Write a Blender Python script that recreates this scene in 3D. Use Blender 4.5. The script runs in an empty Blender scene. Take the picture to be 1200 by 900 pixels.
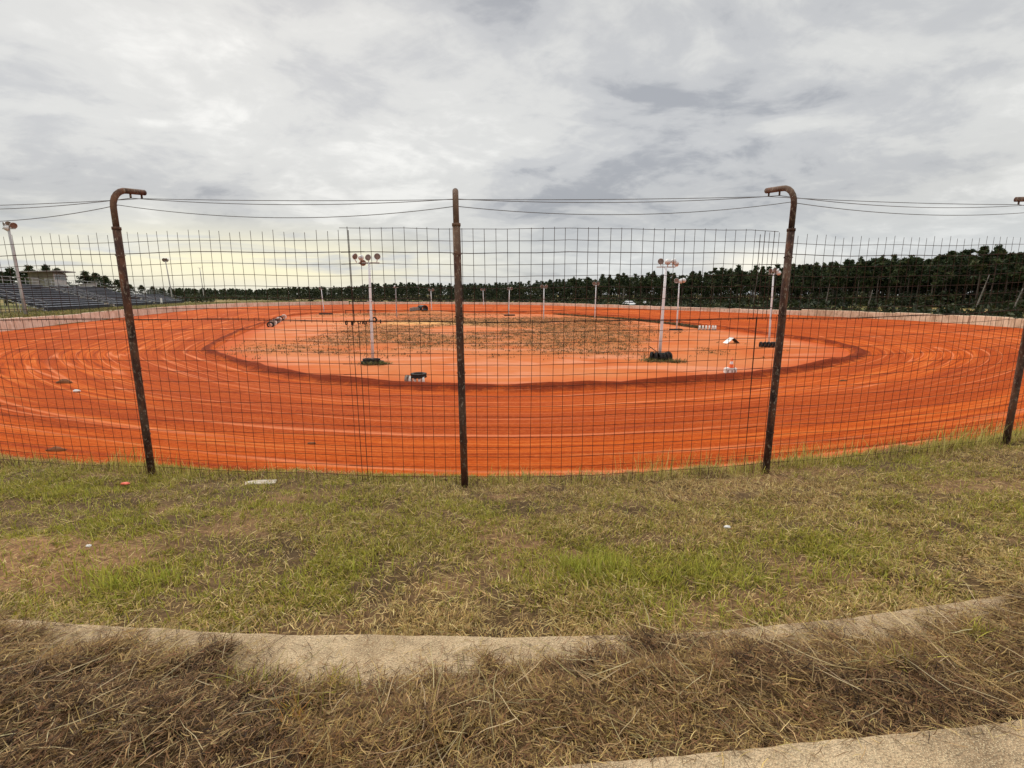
import bpy, math, random
import numpy as np
from mathutils import Vector, Matrix
R = math.radians
random.seed(7)
rng = np.random.default_rng(11)
scene = bpy.context.scene
col = scene.collection

# ------------------------------------------------------------------ camera, sky, sun, exposure
CZ = 5.0                                        # eye height above the infield
PITCH = 10.5
cd = bpy.data.cameras.new('camera'); cam = bpy.data.objects.new('camera', cd); col.objects.link(cam)
cam.location = (0, 0, CZ); cam.rotation_euler = (R(90 - PITCH), 0, 0)
cd.sensor_fit = 'HORIZONTAL'; cd.angle = 2 * math.atan(600 / 566); cd.clip_start = 0.05; cd.clip_end = 9000
scene.camera = cam

SUN_EL, SUN_AZ = 42.0, -28.0                    # azimuth measured from straight ahead, negative = left
world = bpy.data.worlds.new('World'); scene.world = world; world.use_nodes = True
nt = world.node_tree; N = nt.nodes; L = nt.links; N.clear()
def wn(t, **k):
    n = N.new(t)
    for a, b in k.items(): setattr(n, a, b)
    return n
def wmath(op, a, b=None, c=None, clamp=False):
    n = wn('ShaderNodeMath', operation=op, use_clamp=clamp)
    for i, v in enumerate((a, b, c)):
        if v is None: continue
        if isinstance(v, (int, float)): n.inputs[i].default_value = v
        else: L.new(v, n.inputs[i])
    return n.outputs[0]
def wramp(v, stops, interp='EASE'):
    n = wn('ShaderNodeValToRGB'); n.color_ramp.interpolation = interp
    e = n.color_ramp.elements
    while len(e) < len(stops): e.new(0.5)
    for i, (p, c) in enumerate(stops):
        e[i].position = p; e[i].color = (c[0], c[1], c[2], 1) if not isinstance(c, (int, float)) else (c, c, c, 1)
    L.new(v, n.inputs[0]); return n.outputs[0]
def wmix(f, a, b, bt='MIX'):
    n = wn('ShaderNodeMix', data_type='RGBA', blend_type=bt)
    for s, v in ((n.inputs[0], f), (n.inputs[6], a), (n.inputs[7], b)):
        if isinstance(v, (int, float)): s.default_value = v
        elif isinstance(v, tuple): s.default_value = (*v, 1)
        else: L.new(v, s)
    return n.outputs[2]
sky = wn('ShaderNodeTexSky', sky_type='NISHITA', sun_disc=False)
sky.sun_elevation = R(SUN_EL); sky.sun_rotation = R(SUN_AZ); sky.altitude = 50; sky.dust_density = 2.0
tc = wn('ShaderNodeTexCoord'); sep = wn('ShaderNodeSeparateXYZ'); L.new(tc.outputs['Generated'], sep.inputs[0])
dx, dy, dz = sep.outputs
zc = wmath('MAXIMUM', dz, 0.0)
den = wmath('ADD', zc, 0.24)
comb = wn('ShaderNodeCombineXYZ'); L.new(wmath('DIVIDE', dx, den), comb.inputs[0]); L.new(wmath('DIVIDE', dy, den), comb.inputs[1])
def wnoise(vec, scale, detail, rough, dist, sx=1, sy=1, rot=0, off=(0, 0, 0)):
    m = wn('ShaderNodeMapping'); m.inputs['Scale'].default_value = (sx, sy, 1); m.inputs['Rotation'].default_value = (0, 0, rot)
    m.inputs['Location'].default_value = off
    L.new(vec, m.inputs[0]); n = wn('ShaderNodeTexNoise'); n.inputs['Scale'].default_value = scale
    n.inputs['Detail'].default_value = detail; n.inputs['Roughness'].default_value = rough; n.inputs['Distortion'].default_value = dist
    L.new(m.outputs[0], n.inputs[0]); return n.outputs[0]
pl = comb.outputs[0]
big = wnoise(pl, 0.95, 5, 0.5, 0.5, 1, 1, 0.5, (3.1, 1.7, 0))
mid = wnoise(pl, 2.5, 9, 0.58, 0.5, 0.8, 1.1, -0.55, (0.7, 4.2, 0))
fin = wnoise(pl, 8.0, 9, 0.62, 0.4, 0.9, 1.1, -0.5, (8.7, 2.2, 0))
mixn0 = wmath('ADD', wmath('ADD', wmath('MULTIPLY', big, 0.50), wmath('MULTIPLY', mid, 0.36)), wmath('MULTIPLY', fin, 0.14))
mixn = wmath('ADD', wmath('MULTIPLY', wmath('SUBTRACT', mixn0, 0.5), 1.12), 0.5)
cl = wramp(mixn, [(0.37, (0.305, 0.315, 0.335)), (0.45, (0.44, 0.445, 0.45)), (0.53, (0.545, 0.545, 0.53)), (0.62, (0.68, 0.675, 0.65))])
# overcast sky is brightest towards the zenith, a little darker blue-grey low down
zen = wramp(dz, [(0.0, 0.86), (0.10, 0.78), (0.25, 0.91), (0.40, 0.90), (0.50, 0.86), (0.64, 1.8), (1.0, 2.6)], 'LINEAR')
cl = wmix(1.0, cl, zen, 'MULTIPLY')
low = wramp(dz, [(0.0, 1.0), (0.05, 0.9), (0.17, 0.0)])
cl = wmix(wmath('MULTIPLY', low, 0.35), cl, (0.47, 0.51, 0.545))
# bright gap under the cloud deck, low to the left of straight ahead
az = wmath('ARCTAN2', dx, dy)
ga = wmath('DIVIDE', wmath('ADD', az, 0.48), 0.34)
gm = wmath('POWER', 2.718, wmath('MULTIPLY', wmath('MULTIPLY', ga, ga), -1.0))
gz = wmath('DIVIDE', wmath('SUBTRACT', dz, 0.055), 0.05)
gv = wmath('POWER', 2.718, wmath('MULTIPLY', wmath('MULTIPLY', gz, gz), -1.0))
streak_v = wn('ShaderNodeCombineXYZ'); L.new(az, streak_v.inputs[0]); L.new(wmath('MULTIPLY', dz, 9.0), streak_v.inputs[1])
st = wnoise(streak_v.outputs[0], 3.2, 6, 0.55, 0.6)
gap = wmath('MULTIPLY', wmath('MULTIPLY', gm, gv), wramp(st, [(0.34, 0.1), (0.55, 1.0)]), clamp=True)
cl = wmix(wmath('MULTIPLY', gap, 0.90), cl, (0.74, 0.68, 0.45))
ga2 = wmath('DIVIDE', wmath('SUBTRACT', az, 0.46), 0.08)
gm2 = wmath('POWER', 2.718, wmath('MULTIPLY', wmath('MULTIPLY', ga2, ga2), -1.0))
gz2 = wmath('DIVIDE', wmath('SUBTRACT', dz, 0.055), 0.022)
gv2 = wmath('POWER', 2.718, wmath('MULTIPLY', wmath('MULTIPLY', gz2, gz2), -1.0))
cl = wmix(wmath('MULTIPLY', wmath('MULTIPLY', gm2, gv2), 0.7), cl, (0.80, 0.75, 0.62))
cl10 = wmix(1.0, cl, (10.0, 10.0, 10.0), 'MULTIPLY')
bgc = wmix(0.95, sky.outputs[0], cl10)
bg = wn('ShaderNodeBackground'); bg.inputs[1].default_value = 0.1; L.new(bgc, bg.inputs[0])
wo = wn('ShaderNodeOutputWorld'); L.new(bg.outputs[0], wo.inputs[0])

sd = bpy.data.lights.new('sun', 'SUN'); sd.energy = 1.5; sd.angle = R(10); sd.color = (1.0, 0.93, 0.82)
so = bpy.data.objects.new('sun', sd); col.objects.link(so)
a, e = R(SUN_AZ), R(SUN_EL)
so.rotation_euler = Vector((-math.sin(a) * math.cos(e), -math.cos(a) * math.cos(e), -math.sin(e))).to_track_quat('-Z', 'Y').to_euler()
vs = scene.view_settings
vs.view_transform = 'Standard'; vs.look = 'None'; vs.exposure = 0.56; vs.gamma = 1; vs.use_curve_mapping = False

# ------------------------------------------------------------------ helpers
F, CP, SP = 566.0, math.cos(R(PITCH)), math.sin(R(PITCH))
def at(px, py, z):
    """ground point of height z that the photo shows at pixel (px, py)"""
    ux, uy = px - 600, 450 - py
    ry, rz = F * CP + uy * SP, uy * CP - F * SP
    s = (z - CZ) / rz
    return Vector((ux * s, ry * s, z))
def atd(px, y, z):
    """point at distance y and height z in the picture column px"""
    dep = y * CP - (z - CZ) * SP
    return Vector(((px - 600) / F * dep, y, z))
def topz(py, y):
    uy = 450 - py
    return CZ + y * (uy * CP - F * SP) / (F * CP + uy * SP)

def hash2(ix, iy, seed=0):
    h = (ix.astype(np.int64) * 374761393 + iy.astype(np.int64) * 668265263 + seed * 974634777) & 0xffffffff
    h = ((h ^ (h >> 13)) * 1274126177) & 0xffffffff
    return ((h ^ (h >> 16)) & 0xffff) / 65535.0
def vnoise(x, y, seed=0):
    x = np.asarray(x, float); y = np.asarray(y, float)
    ix, iy = np.floor(x), np.floor(y); fx, fy = x - ix, y - iy
    fx = fx * fx * (3 - 2 * fx); fy = fy * fy * (3 - 2 * fy)
    a, b = hash2(ix, iy, seed), hash2(ix + 1, iy, seed); c, d = hash2(ix, iy + 1, seed), hash2(ix + 1, iy + 1, seed)
    return (a * (1 - fx) + b * fx) * (1 - fy) + (c * (1 - fx) + d * fx) * fy
def fbm(x, y, o=4, seed=0):
    s, a, t = 0.0, 1.0, 0.0
    for i in range(o):
        s = s + a * vnoise(np.asarray(x) * 2 ** i, np.asarray(y) * 2 ** i, seed + i * 17); t += a; a *= 0.5
    return s / t
def smooth(a, b, x): 
    t = np.clip((np.asarray(x, float) - a) / (b - a), 0, 1); return t * t * (3 - 2 * t)

# materials -------------------------------------------------------
class G:
    def __init__(s, name):
        s.m = bpy.data.materials.new(name); s.m.use_nodes = True
        s.n = s.m.node_tree.nodes; s.l = s.m.node_tree.links
        s.b = s.n['Principled BSDF']; s.out = s.n['Material Output']
    def node(s, t, **k):
        n = s.n.new(t)
        for a, b in k.items(): setattr(n, a, b)
        return n
    def coord(s, scale=(1, 1, 1), attr=None):
        if attr: c = s.node('ShaderNodeAttribute', attribute_name=attr).outputs['Vector']
        else: c = s.node('ShaderNodeTexCoord').outputs['Object']
        m = s.node('ShaderNodeMapping'); m.inputs['Scale'].default_value = scale
        s.l.new(c, m.inputs[0]); return m.outputs[0]
    def noise(s, vec, scale, detail=4, rough=0.55, dist=0.0):
        n = s.node('ShaderNodeTexNoise'); n.inputs['Scale'].default_value = scale; n.inputs['Detail'].default_value = detail
        n.inputs['Roughness'].default_value = rough; n.inputs['Distortion'].default_value = dist
        s.l.new(vec, n.inputs[0]); return n.outputs[0]
    def ramp(s, v, stops, interp='LINEAR'):
        n = s.node('ShaderNodeValToRGB'); n.color_ramp.interpolation = interp; e = n.color_ramp.elements
        while len(e) < len(stops): e.new(0.5)
        for i, (p, c) in enumerate(stops):
            e[i].position = p; e[i].color = (c, c, c, 1) if isinstance(c, (int, float)) else (*c, 1)
        s.l.new(v, n.inputs[0]); return n.outputs[0]
    def mix(s, f, a, b, bt='MIX'):
        n = s.node('ShaderNodeMix', data_type='RGBA', blend_type=bt)
        for k, v in ((n.inputs[0], f), (n.inputs[6], a), (n.inputs[7], b)):
            if isinstance(v, (int, float)): k.default_value = v
            elif isinstance(v, tuple): k.default_value = (*v, 1)
            else: s.l.new(v, k)
        return n.outputs[2]
    def math(s, op, a, b=None, c=None):
        n = s.node('ShaderNodeMath', operation=op)
        for i, v in enumerate((a, b, c)):
            if v is None: continue
            if isinstance(v, (int, float)): n.inputs[i].default_value = v
            else: s.l.new(v, n.inputs[i])
        return n.outputs[0]
    def done(s, colour, rough=0.85, bump=None, bs=0.3, bd=0.02, metal=0.0, spec=0.3):
        if isinstance(colour, tuple): s.b.inputs['Base Color'].default_value = (*colour, 1)
        else: s.l.new(colour, s.b.inputs['Base Color'])
        s.b.inputs['Roughness'].default_value = rough; s.b.inputs['Metallic'].default_value = metal
        s.b.inputs['Specular IOR Level'].default_value = spec
        if bump is not None:
            n = s.node('ShaderNodeBump'); n.inputs['Strength'].default_value = bs; n.inputs['Distance'].default_value = bd
            s.l.new(bump, n.inputs['Height']); s.l.new(n.outputs[0], s.b.inputs['Normal'])
        return s.m
def nm(name, c1, c2, scale=3, rough=0.8, bs=0.0, metal=0.0, c3=None, spec=0.3, stretch=(1, 1, 1)):
    g = G(name); v = g.coord(stretch); n = g.noise(v, scale, 6, 0.6)
    stops = [(0.35, c1), (0.62, c2)] + ([(0.72, c3)] if c3 else [])
    return g.done(g.ramp(n, stops), rough, n if bs else None, bs, 0.01, metal, spec)

M = {}
def clay():
    g = G('track_clay')
    lane = g.coord((0.035, 1.0, 1), 'lane'); raw = g.coord((1, 1, 1), 'lane'); ob = g.coord()
    fine = g.noise(lane, 3.0, 10, 0.68, 0.25)
    broad = g.noise(g.coord((0.03, 0.22, 1), 'lane'), 1.0, 4, 0.5, 0.6)
    base = g.ramp(fine, [(0.38, (0.22, 0.030, 0.004)), (0.46, (0.385, 0.058, 0.006)), (0.54, (0.48, 0.086, 0.009)), (0.62, (0.55, 0.145, 0.032))])
    base = g.mix(g.ramp(broad, [(0.42, 0.0), (0.56, 0.65)]), base, (0.28, 0.037, 0.005))
    # pale dusty wheel lines
    w1 = g.noise(g.coord((0.010, 0.33, 1), 'lane'), 1.0, 2.0, 0.4, 0.3)
    l1 = g.ramp(g.math('ABSOLUTE', g.math('SUBTRACT', g.math('FRACT', g.math('MULTIPLY', w1, 9.0)), 0.5)), [(0.0, 1.0), (0.075, 0.0)])
    brk = g.ramp(g.noise(g.coord((0.06, 0.25, 1), 'lane'), 1.3, 3, 0.5), [(0.33, 0.0), (0.46, 1.0)])
    base = g.mix(g.math('MULTIPLY', g.math('MULTIPLY', l1, brk), 0.85), base, (0.66, 0.20, 0.085))
    w2 = g.noise(g.coord((0.014, 0.5, 1), 'lane'), 1.2, 2.0, 0.4, 0.2)
    l2 = g.ramp(g.math('ABSOLUTE', g.math('SUBTRACT', g.math('FRACT', g.math('MULTIPLY', w2, 11.0)), 0.5)), [(0.0, 1.0), (0.11, 0.0)])
    brk2 = g.ramp(g.noise(g.coord((0.07, 0.2, 1), 'lane'), 1.7, 3, 0.5), [(0.40, 0.0), (0.53, 1.0)])
    base = g.mix(g.math('MULTIPLY', g.math('MULTIPLY', l2, brk2), 0.75), base, (0.20, 0.024, 0.008))
    speck = g.noise(ob, 9.0, 6, 0.7)
    base = g.mix(g.ramp(speck, [(0.48, 0.0), (0.68, 0.5)]), base, (0.62, 0.155, 0.035))
    # damp dark berm along the infield edge: stored width from the berm in lane.z
    sx = g.node('ShaderNodeSeparateXYZ'); g.l.new(raw, sx.inputs[0])
    edge = g.math('ADD', sx.outputs[2], g.math('MULTIPLY', g.math('SUBTRACT', g.noise(ob, 0.8, 8, 0.78), 0.5), 2.2))
    base = g.mix(g.ramp(edge, [(0.32, 0.0), (0.85, 0.95)]), base, (0.17, 0.026, 0.008))
    hgt = g.math('ADD', g.math('MULTIPLY', fine, 1.0), g.math('ADD', g.math('MULTIPLY', speck, 0.6), g.math('MULTIPLY', l1, 0.25)))
    return g.done(base, 0.9, hgt, 0.8, 0.16, spec=0.05)
def infield_mat():
    g = G('infield_sand'); ob = g.coord()
    n1 = g.noise(ob, 0.09, 5, 0.55, 0.5); n2 = g.noise(ob, 1.6, 6, 0.65); n3 = g.noise(g.coord((0.35, 1.6, 1)), 0.22, 5, 0.6, 0.5)
    c = g.ramp(n1, [(0.38, (0.43, 0.095, 0.021)), (0.5, (0.475, 0.128, 0.034)), (0.60, (0.475, 0.15, 0.052))])
    c = g.mix(g.ramp(n3, [(0.50, 0.0), (0.60, 0.75)]), c, (0.55, 0.22, 0.12))
    wd = g.node('ShaderNodeAttribute', attribute_name='weedy').outputs['Fac']
    c = g.mix(g.math('MULTIPLY', wd, g.ramp(n2, [(0.40, 0.15), (0.58, 0.85)])), c, (0.26, 0.115, 0.035))
    rim = g.node('ShaderNodeAttribute', attribute_name='rim').outputs['Fac']
    rr = g.math('ADD', rim, g.math('MULTIPLY', g.math('SUBTRACT', g.noise(ob, 0.7, 6, 0.7), 0.5), 0.7))
    c = g.mix(g.ramp(rr, [(0.25, 0.0), (0.75, 0.8)]), c, (0.42, 0.068, 0.011))
    sa = g.node('ShaderNodeAttribute', attribute_name='sandy').outputs['Fac']
    c = g.mix(g.math('MULTIPLY', sa, 0.85), c, (0.58, 0.33, 0.12))
    c = g.mix(g.ramp(n2, [(0.5, 0.0), (0.75, 0.35)]), c, (0.40, 0.085, 0.026))
    return g.done(c, 0.95, n2, 0.4, 0.06, spec=0.1)
def soil():
    g = G('bank_soil'); ob = g.coord(); n = g.noise(ob, 1.1, 6, 0.6); n2 = g.noise(ob, 22, 8, 0.7)
    c = g.ramp(n, [(0.35, (0.085, 0.055, 0.028)), (0.6, (0.17, 0.105, 0.05))])
    b = g.node('ShaderNodeAttribute', attribute_name='bare').outputs['Fac']
    c = g.mix(b, c, (0.36, 0.20, 0.10))
    cy = g.node('ShaderNodeAttribute', attribute_name='clayey').outputs['Fac']
    c = g.mix(cy, c, (0.52, 0.10, 0.03))
    c = g.mix(g.ramp(n2, [(0.4, 0.65), (0.6, 0.0)]), c, (0.05, 0.03, 0.015))
    return g.done(c, 0.95, n2, 0.7, 0.03, spec=0.1)
def outer():
    g = G('outer_ground'); ob = g.coord(); n = g.noise(ob, 0.06, 6, 0.6, 0.4); n2 = g.noise(ob, 1.3, 6, 0.65)
    c = g.ramp(n, [(0.36, (0.10, 0.115, 0.03)), (0.5, (0.18, 0.15, 0.05)), (0.62, (0.36, 0.22, 0.10))])
    c = g.mix(g.ramp(n2, [(0.4, 0.45), (0.6, 0.0)]), c, (0.06, 0.06, 0.02))
    return g.done(c, 0.95, n2, 0.5, 0.1, spec=0.1)
def concrete(name, c1, c2, c3, sc=14):
    g = G(name); ob = g.coord(); n = g.noise(ob, 1.9, 6, 0.62, 0.4); n2 = g.noise(ob, sc * 6, 5, 0.7)
    v = g.node('ShaderNodeTexVoronoi'); v.inputs['Scale'].default_value = sc * 9; g.l.new(ob, v.inputs[0])
    c = g.ramp(n, [(0.36, c1), (0.49, c2), (0.62, c3)])
    n3 = g.noise(g.coord((1.0, 2.2, 1)), 6.0, 6, 0.7, 0.3); c = g.mix(g.ramp(n3, [(0.48, 0.0), (0.68, 0.55)]), c, tuple(k * 0.6 for k in c2))
    c = g.mix(g.ramp(v.outputs['Distance'], [(0.20, 0.6), (0.42, 0.0)]), c, tuple(min(0.85, k * 1.5) for k in c3))
    c = g.mix(g.ramp(n2, [(0.35, 0.55), (0.52, 0.0)]), c, tuple(k * 0.45 for k in c1))
    h = g.math('ADD', g.math('MULTIPLY', v.outputs['Distance'], -0.8), n2)
    return g.done(c, 0.9, h, 0.9, 0.014, spec=0.25)
def wallmat(name, c1, c2, c3):
    g = G(name); ob = g.coord((1, 1, 1)); n = g.noise(ob, 0.45, 6, 0.65); n2 = g.noise(g.coord((1.5, 1.5, 0.4)), 2.2, 6, 0.7)
    c = g.ramp(n, [(0.35, c1), (0.55, c2)])
    c = g.mix(g.ramp(n2, [(0.48, 0.0), (0.66, 0.75)]), c, c3)
    return g.done(c, 0.9, n2, 0.2, 0.03, spec=0.2)
def blade_mat(name, transl=0.35):
    g = G(name); at_ = g.node('ShaderNodeAttribute', attribute_name='tint').outputs['Color']
    d = g.b; g.l.new(at_, d.inputs['Base Color']); d.inputs['Roughness'].default_value = 0.65; d.inputs['Specular IOR Level'].default_value = 0.25
    t = g.node('ShaderNodeBsdfTranslucent'); g.l.new(at_, t.inputs[0])
    mx = g.node('ShaderNodeMixShader'); mx.inputs[0].default_value = transl
    g.l.new(d.outputs[0], mx.inputs[1]); g.l.new(t.outputs[0], mx.inputs[2]); g.l.new(mx.outputs[0], g.out.inputs[0])
    return g.m
def rust():
    g = G('rusty_pipe'); ob = g.coord((1, 1, 0.35)); n = g.noise(ob, 9, 8, 0.7); n2 = g.noise(g.coord((1, 1, 0.6)), 30, 5, 0.7); n3 = g.noise(g.coord((1, 1, 0.5)), 2.3, 4, 0.5)
    c = g.ramp(n, [(0.36, (0.020, 0.011, 0.009)), (0.50, (0.060, 0.027, 0.018)), (0.64, (0.14, 0.055, 0.028))])
    c = g.mix(g.ramp(n3, [(0.50, 0.0), (0.65, 0.55)]), c, (0.20, 0.13, 0.085))
    c = g.mix(g.ramp(n2, [(0.55, 0.0), (0.66, 0.8)]), c, (0.30, 0.24, 0.18))
    return g.done(c, 0.85, n2, 0.5, 0.006, spec=0.25)
M['clay'] = clay(); M['infield'] = infield_mat(); M['soil'] = soil(); M['outer'] = outer()
M['terrace'] = concrete('terrace_concrete', (0.27, 0.18, 0.10), (0.51, 0.365, 0.215), (0.63, 0.47, 0.29))
M['wall_left'] = wallmat('pale_wall', (0.62, 0.45, 0.34), (0.78, 0.62, 0.50), (0.45, 0.24, 0.13))
M['wall_far'] = wallmat('far_wall', (0.66, 0.44, 0.30), (0.80, 0.62, 0.48), (0.40, 0.20, 0.10))
M['wall_right'] = wallmat('stained_wall', (0.44, 0.31, 0.20), (0.68, 0.52, 0.37), (0.24, 0.15, 0.09))
M['blade'] = blade_mat('grass_blade'); M['leaf'] = blade_mat('pine_needles', 0.2)
M['rust'] = rust()
M['wire'] = nm('mesh_wire', (0.026, 0.012, 0.008), (0.062, 0.024, 0.014), 8, 0.8)
M['cable'] = nm('steel_cable', (0.10, 0.10, 0.10), (0.17, 0.165, 0.165), 8, 0.6)
M['bark'] = nm('pine_bark', (0.06, 0.045, 0.035), (0.13, 0.10, 0.08), 2.5, 0.9, 0.3, stretch=(1, 1, 0.3))
M['palebark'] = nm('bare_bark', (0.10, 0.09, 0.08), (0.19, 0.17, 0.145), 2.0, 0.9, stretch=(1, 1, 0.3))
M['polewhite'] = nm('white_pole_paint', (0.60, 0.60, 0.61), (0.74, 0.75, 0.76), 2.0, 0.6, c3=(0.50, 0.44, 0.40), stretch=(1, 1, 0.25))
M['galv'] = nm('galvanised_steel', (0.30, 0.29, 0.28), (0.46, 0.45, 0.44), 3, 0.5, stretch=(1, 1, 0.3))
M['lampshell'] = nm('lamp_shell', (0.50, 0.50, 0.49), (0.66, 0.66, 0.65), 4, 0.5)
M['lampglass'] = nm('lamp_glass', (0.10, 0.065, 0.05), (0.22, 0.15, 0.12), 5, 0.35, spec=0.5)
M['tyre'] = nm('tyre_rubber', (0.012, 0.012, 0.012), (0.035, 0.033, 0.03), 6, 0.8, 0.2)
M['tyrewhite'] = nm('painted_tyre', (0.62, 0.58, 0.53), (0.78, 0.75, 0.70), 4, 0.7, c3=(0.30, 0.24, 0.20))
M['tyregrey'] = nm('dusty_tyre', (0.16, 0.13, 0.11), (0.34, 0.29, 0.25), 4, 0.8)
M['white'] = nm('white_paint', (0.70, 0.69, 0.66), (0.80, 0.79, 0.77), 3, 0.5)
M['orange'] = nm('cone_orange', (0.75, 0.13, 0.03), (0.85, 0.18, 0.05), 5, 0.5)
M['alu'] = nm('bench_aluminium', (0.25, 0.28, 0.34), (0.36, 0.39, 0.46), 1.5, 0.5, metal=0.3)
M['railgrey'] = nm('dull_rail', (0.13, 0.13, 0.14), (0.20, 0.20, 0.21), 2, 0.6)
M['dark'] = nm('gap_shade_and_fascia', (0.02, 0.02, 0.022), (0.05, 0.05, 0.052), 2, 0.9)
M['glass'] = nm('dark_window', (0.015, 0.017, 0.022), (0.03, 0.033, 0.04), 2, 0.15, spec=0.6)
M['boxgreen'] = nm('booth_side', (0.17, 0.165, 0.12), (0.23, 0.22, 0.165), 1.5, 0.8)
M['boxwhite'] = nm('booth_front', (0.52, 0.50, 0.47), (0.64, 0.62, 0.58), 1.5, 0.7)
M['roofm'] = nm('booth_roof', (0.20, 0.18, 0.17), (0.32, 0.29, 0.27), 1.5, 0.7)
M['black'] = nm('black_board', (0.015, 0.014, 0.014), (0.04, 0.037, 0.035), 5, 0.7)
M['plastic'] = nm('black_corrugated_pipe', (0.012, 0.012, 0.013), (0.03, 0.03, 0.03), 5, 0.5)
M['carpaint'] = nm('white_car_paint', (0.72, 0.72, 0.71), (0.80, 0.80, 0.79), 2, 0.3, spec=0.5)
M['clod'] = nm('damp_clod', (0.09, 0.035, 0.014), (0.20, 0.07, 0.025), 6, 0.95, 0.4)
M['redlit'] = nm('red_plastic', (0.60, 0.07, 0.04), (0.70, 0.12, 0.06), 6, 0.5)
M['paper'] = nm('crumpled_paper', (0.66, 0.64, 0.60), (0.78, 0.76, 0.72), 10, 0.8)
M['plank'] = nm('weathered_board', (0.42, 0.36, 0.29), (0.62, 0.55, 0.46), 6, 0.85, stretch=(0.3, 1, 1))

# geometry -------------------------------------------------------
class MB:
    def __init__(s): s.v = []; s.f = []; s.mi = []; s.cur = 0
    def add(s, vs, fs):
        o = len(s.v); s.v += [tuple(p) for p in vs]; s.f += [tuple(i + o for i in f) for f in fs]; s.mi += [s.cur] * len(fs)
    def box(s, c, size, rot=None):
        x, y, z = (k / 2 for k in size); c = Vector(c)
        vs = [Vector((i, j, k)) for i in (-x, x) for j in (-y, y) for k in (-z, z)]
        if rot is not None: vs = [rot @ p for p in vs]
        s.add([p + c for p in vs], [(0, 1, 3, 2), (4, 6, 7, 5), (0, 4, 5, 1), (2, 3, 7, 6), (0, 2, 6, 4), (1, 5, 7, 3)])
    def tube(s, pts, r, n=8, cap=True):
        pts = [Vector(p) for p in pts]; rr = r if isinstance(r, (list, tuple)) else [r] * len(pts)
        vs = []; up0 = None
        for i, p in enumerate(pts):
            t = (pts[min(i + 1, len(pts) - 1)] - pts[max(i - 1, 0)]).normalized()
            if up0 is None: up0 = Vector((0, 0, 1)) if abs(t.z) < 0.9 else Vector((0, 1, 0))
            a_ = t.cross(up0).normalized(); b_ = a_.cross(t).normalized(); up0 = b_
            for k in range(n):
                q = 2 * math.pi * k / n; vs.append(p + (a_ * math.cos(q) + b_ * math.sin(q)) * rr[i])
        fs = [(i * n + k, i * n + (k + 1) % n, (i + 1) * n + (k + 1) % n, (i + 1) * n + k) for i in range(len(pts) - 1) for k in range(n)]
        if cap: fs += [tuple(range(n))[::-1], tuple((len(pts) - 1) * n + k for k in range(n))]
        s.add(vs, fs)
    def lathe(s, prof, n=24, mat=None, close=False):
        vs = [Vector((r * math.cos(2 * math.pi * k / n), r * math.sin(2 * math.pi * k / n), z)) for r, z in prof for k in range(n)]
        if mat is not None: vs = [mat @ p for p in vs]
        m = len(prof); fs = []
        for i in range(m if close else m - 1):
            j = (i + 1) % m
            fs += [(i * n + k, i * n + (k + 1) % n, j * n + (k + 1) % n, j * n + k) for k in range(n)]
        s.add(vs, fs)
    def build(s, name, m, parent=None, smooth_=False, loc=None):
        me = bpy.data.meshes.new(name); me.from_pydata(s.v, [], s.f)
        for k in (m if isinstance(m, (list, tuple)) else [m]): me.materials.append(k)
        me.polygons.foreach_set('material_index', s.mi)
        if smooth_: me.polygons.foreach_set('use_smooth', [True] * len(me.polygons))
        me.update()
        o = bpy.data.objects.new(name, me); col.objects.link(o)
        if parent is not None: o.parent = parent
        if loc is not None: o.location = loc
        return o
def npmesh(name, verts, faces4=None, faces3=None, m=None, parent=None, tint=None, smooth_=False):
    me = bpy.data.meshes.new(name); verts = np.asarray(verts, np.float32)
    idx, ls, lt, off = [], [], [], 0
    for fc, k in ((faces4, 4), (faces3, 3)):
        if fc is None or len(fc) == 0: continue
        fc = np.asarray(fc, np.int32); idx.append(fc.ravel()); ls.append(off + np.arange(len(fc)) * k); lt.append(np.full(len(fc), k)); off += fc.size
    idx = np.concatenate(idx).astype(np.int32); ls = np.concatenate(ls).astype(np.int32); lt = np.concatenate(lt).astype(np.int32)
    me.vertices.add(len(verts)); me.vertices.foreach_set('co', verts.ravel())
    me.loops.add(len(idx)); me.loops.foreach_set('vertex_index', idx)
    me.polygons.add(len(ls)); me.polygons.foreach_set('loop_start', ls); me.polygons.foreach_set('loop_total', lt)
    if smooth_: me.polygons.foreach_set('use_smooth', np.ones(len(ls), bool))
    if tint is not None:
        ca = me.attributes.new('tint', 'FLOAT_COLOR', 'POINT')
        ca.data.foreach_set('color', np.concatenate([tint, np.ones((len(tint), 1))], 1).astype(np.float32).ravel())
    me.update(calc_edges=True); me.materials.append(m)
    o = bpy.data.objects.new(name, me); col.objects.link(o)
    if parent is not None: o.parent = parent
    return o
def fattr(o, name, vals):
    a_ = o.data.attributes.new(name, 'FLOAT', 'POINT'); a_.data.foreach_set('value', np.asarray(vals, np.float32).ravel())
def vattr(o, name, vals):
    a_ = o.data.attributes.new(name, 'FLOAT_VECTOR', 'POINT'); a_.data.foreach_set('vector', np.asarray(vals, np.float32).ravel())
def grid_faces(nu, nv, wrap=False):
    i = np.arange(nu if wrap else nu - 1)[:, None]; j = np.arange(nv - 1)[None, :]; i2 = (i + 1) % nu
    return np.stack([i * nv + j, i2 * nv + j, i2 * nv + j + 1, i * nv + j + 1], -1).reshape(-1, 4)
def tag(o, label=None, cat=None, group=None, kind=None):
    for k, v in (('label', label), ('category', cat), ('group', group), ('kind', kind)):
        if v: o[k] = v
    return o
def empty(name, loc=(0, 0, 0), rz=0.0):
    o = bpy.data.objects.new(name, None); o.empty_display_size = 0.3; col.objects.link(o)
    o.location = loc; o.rotation_euler = (0, 0, rz); return o
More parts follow.
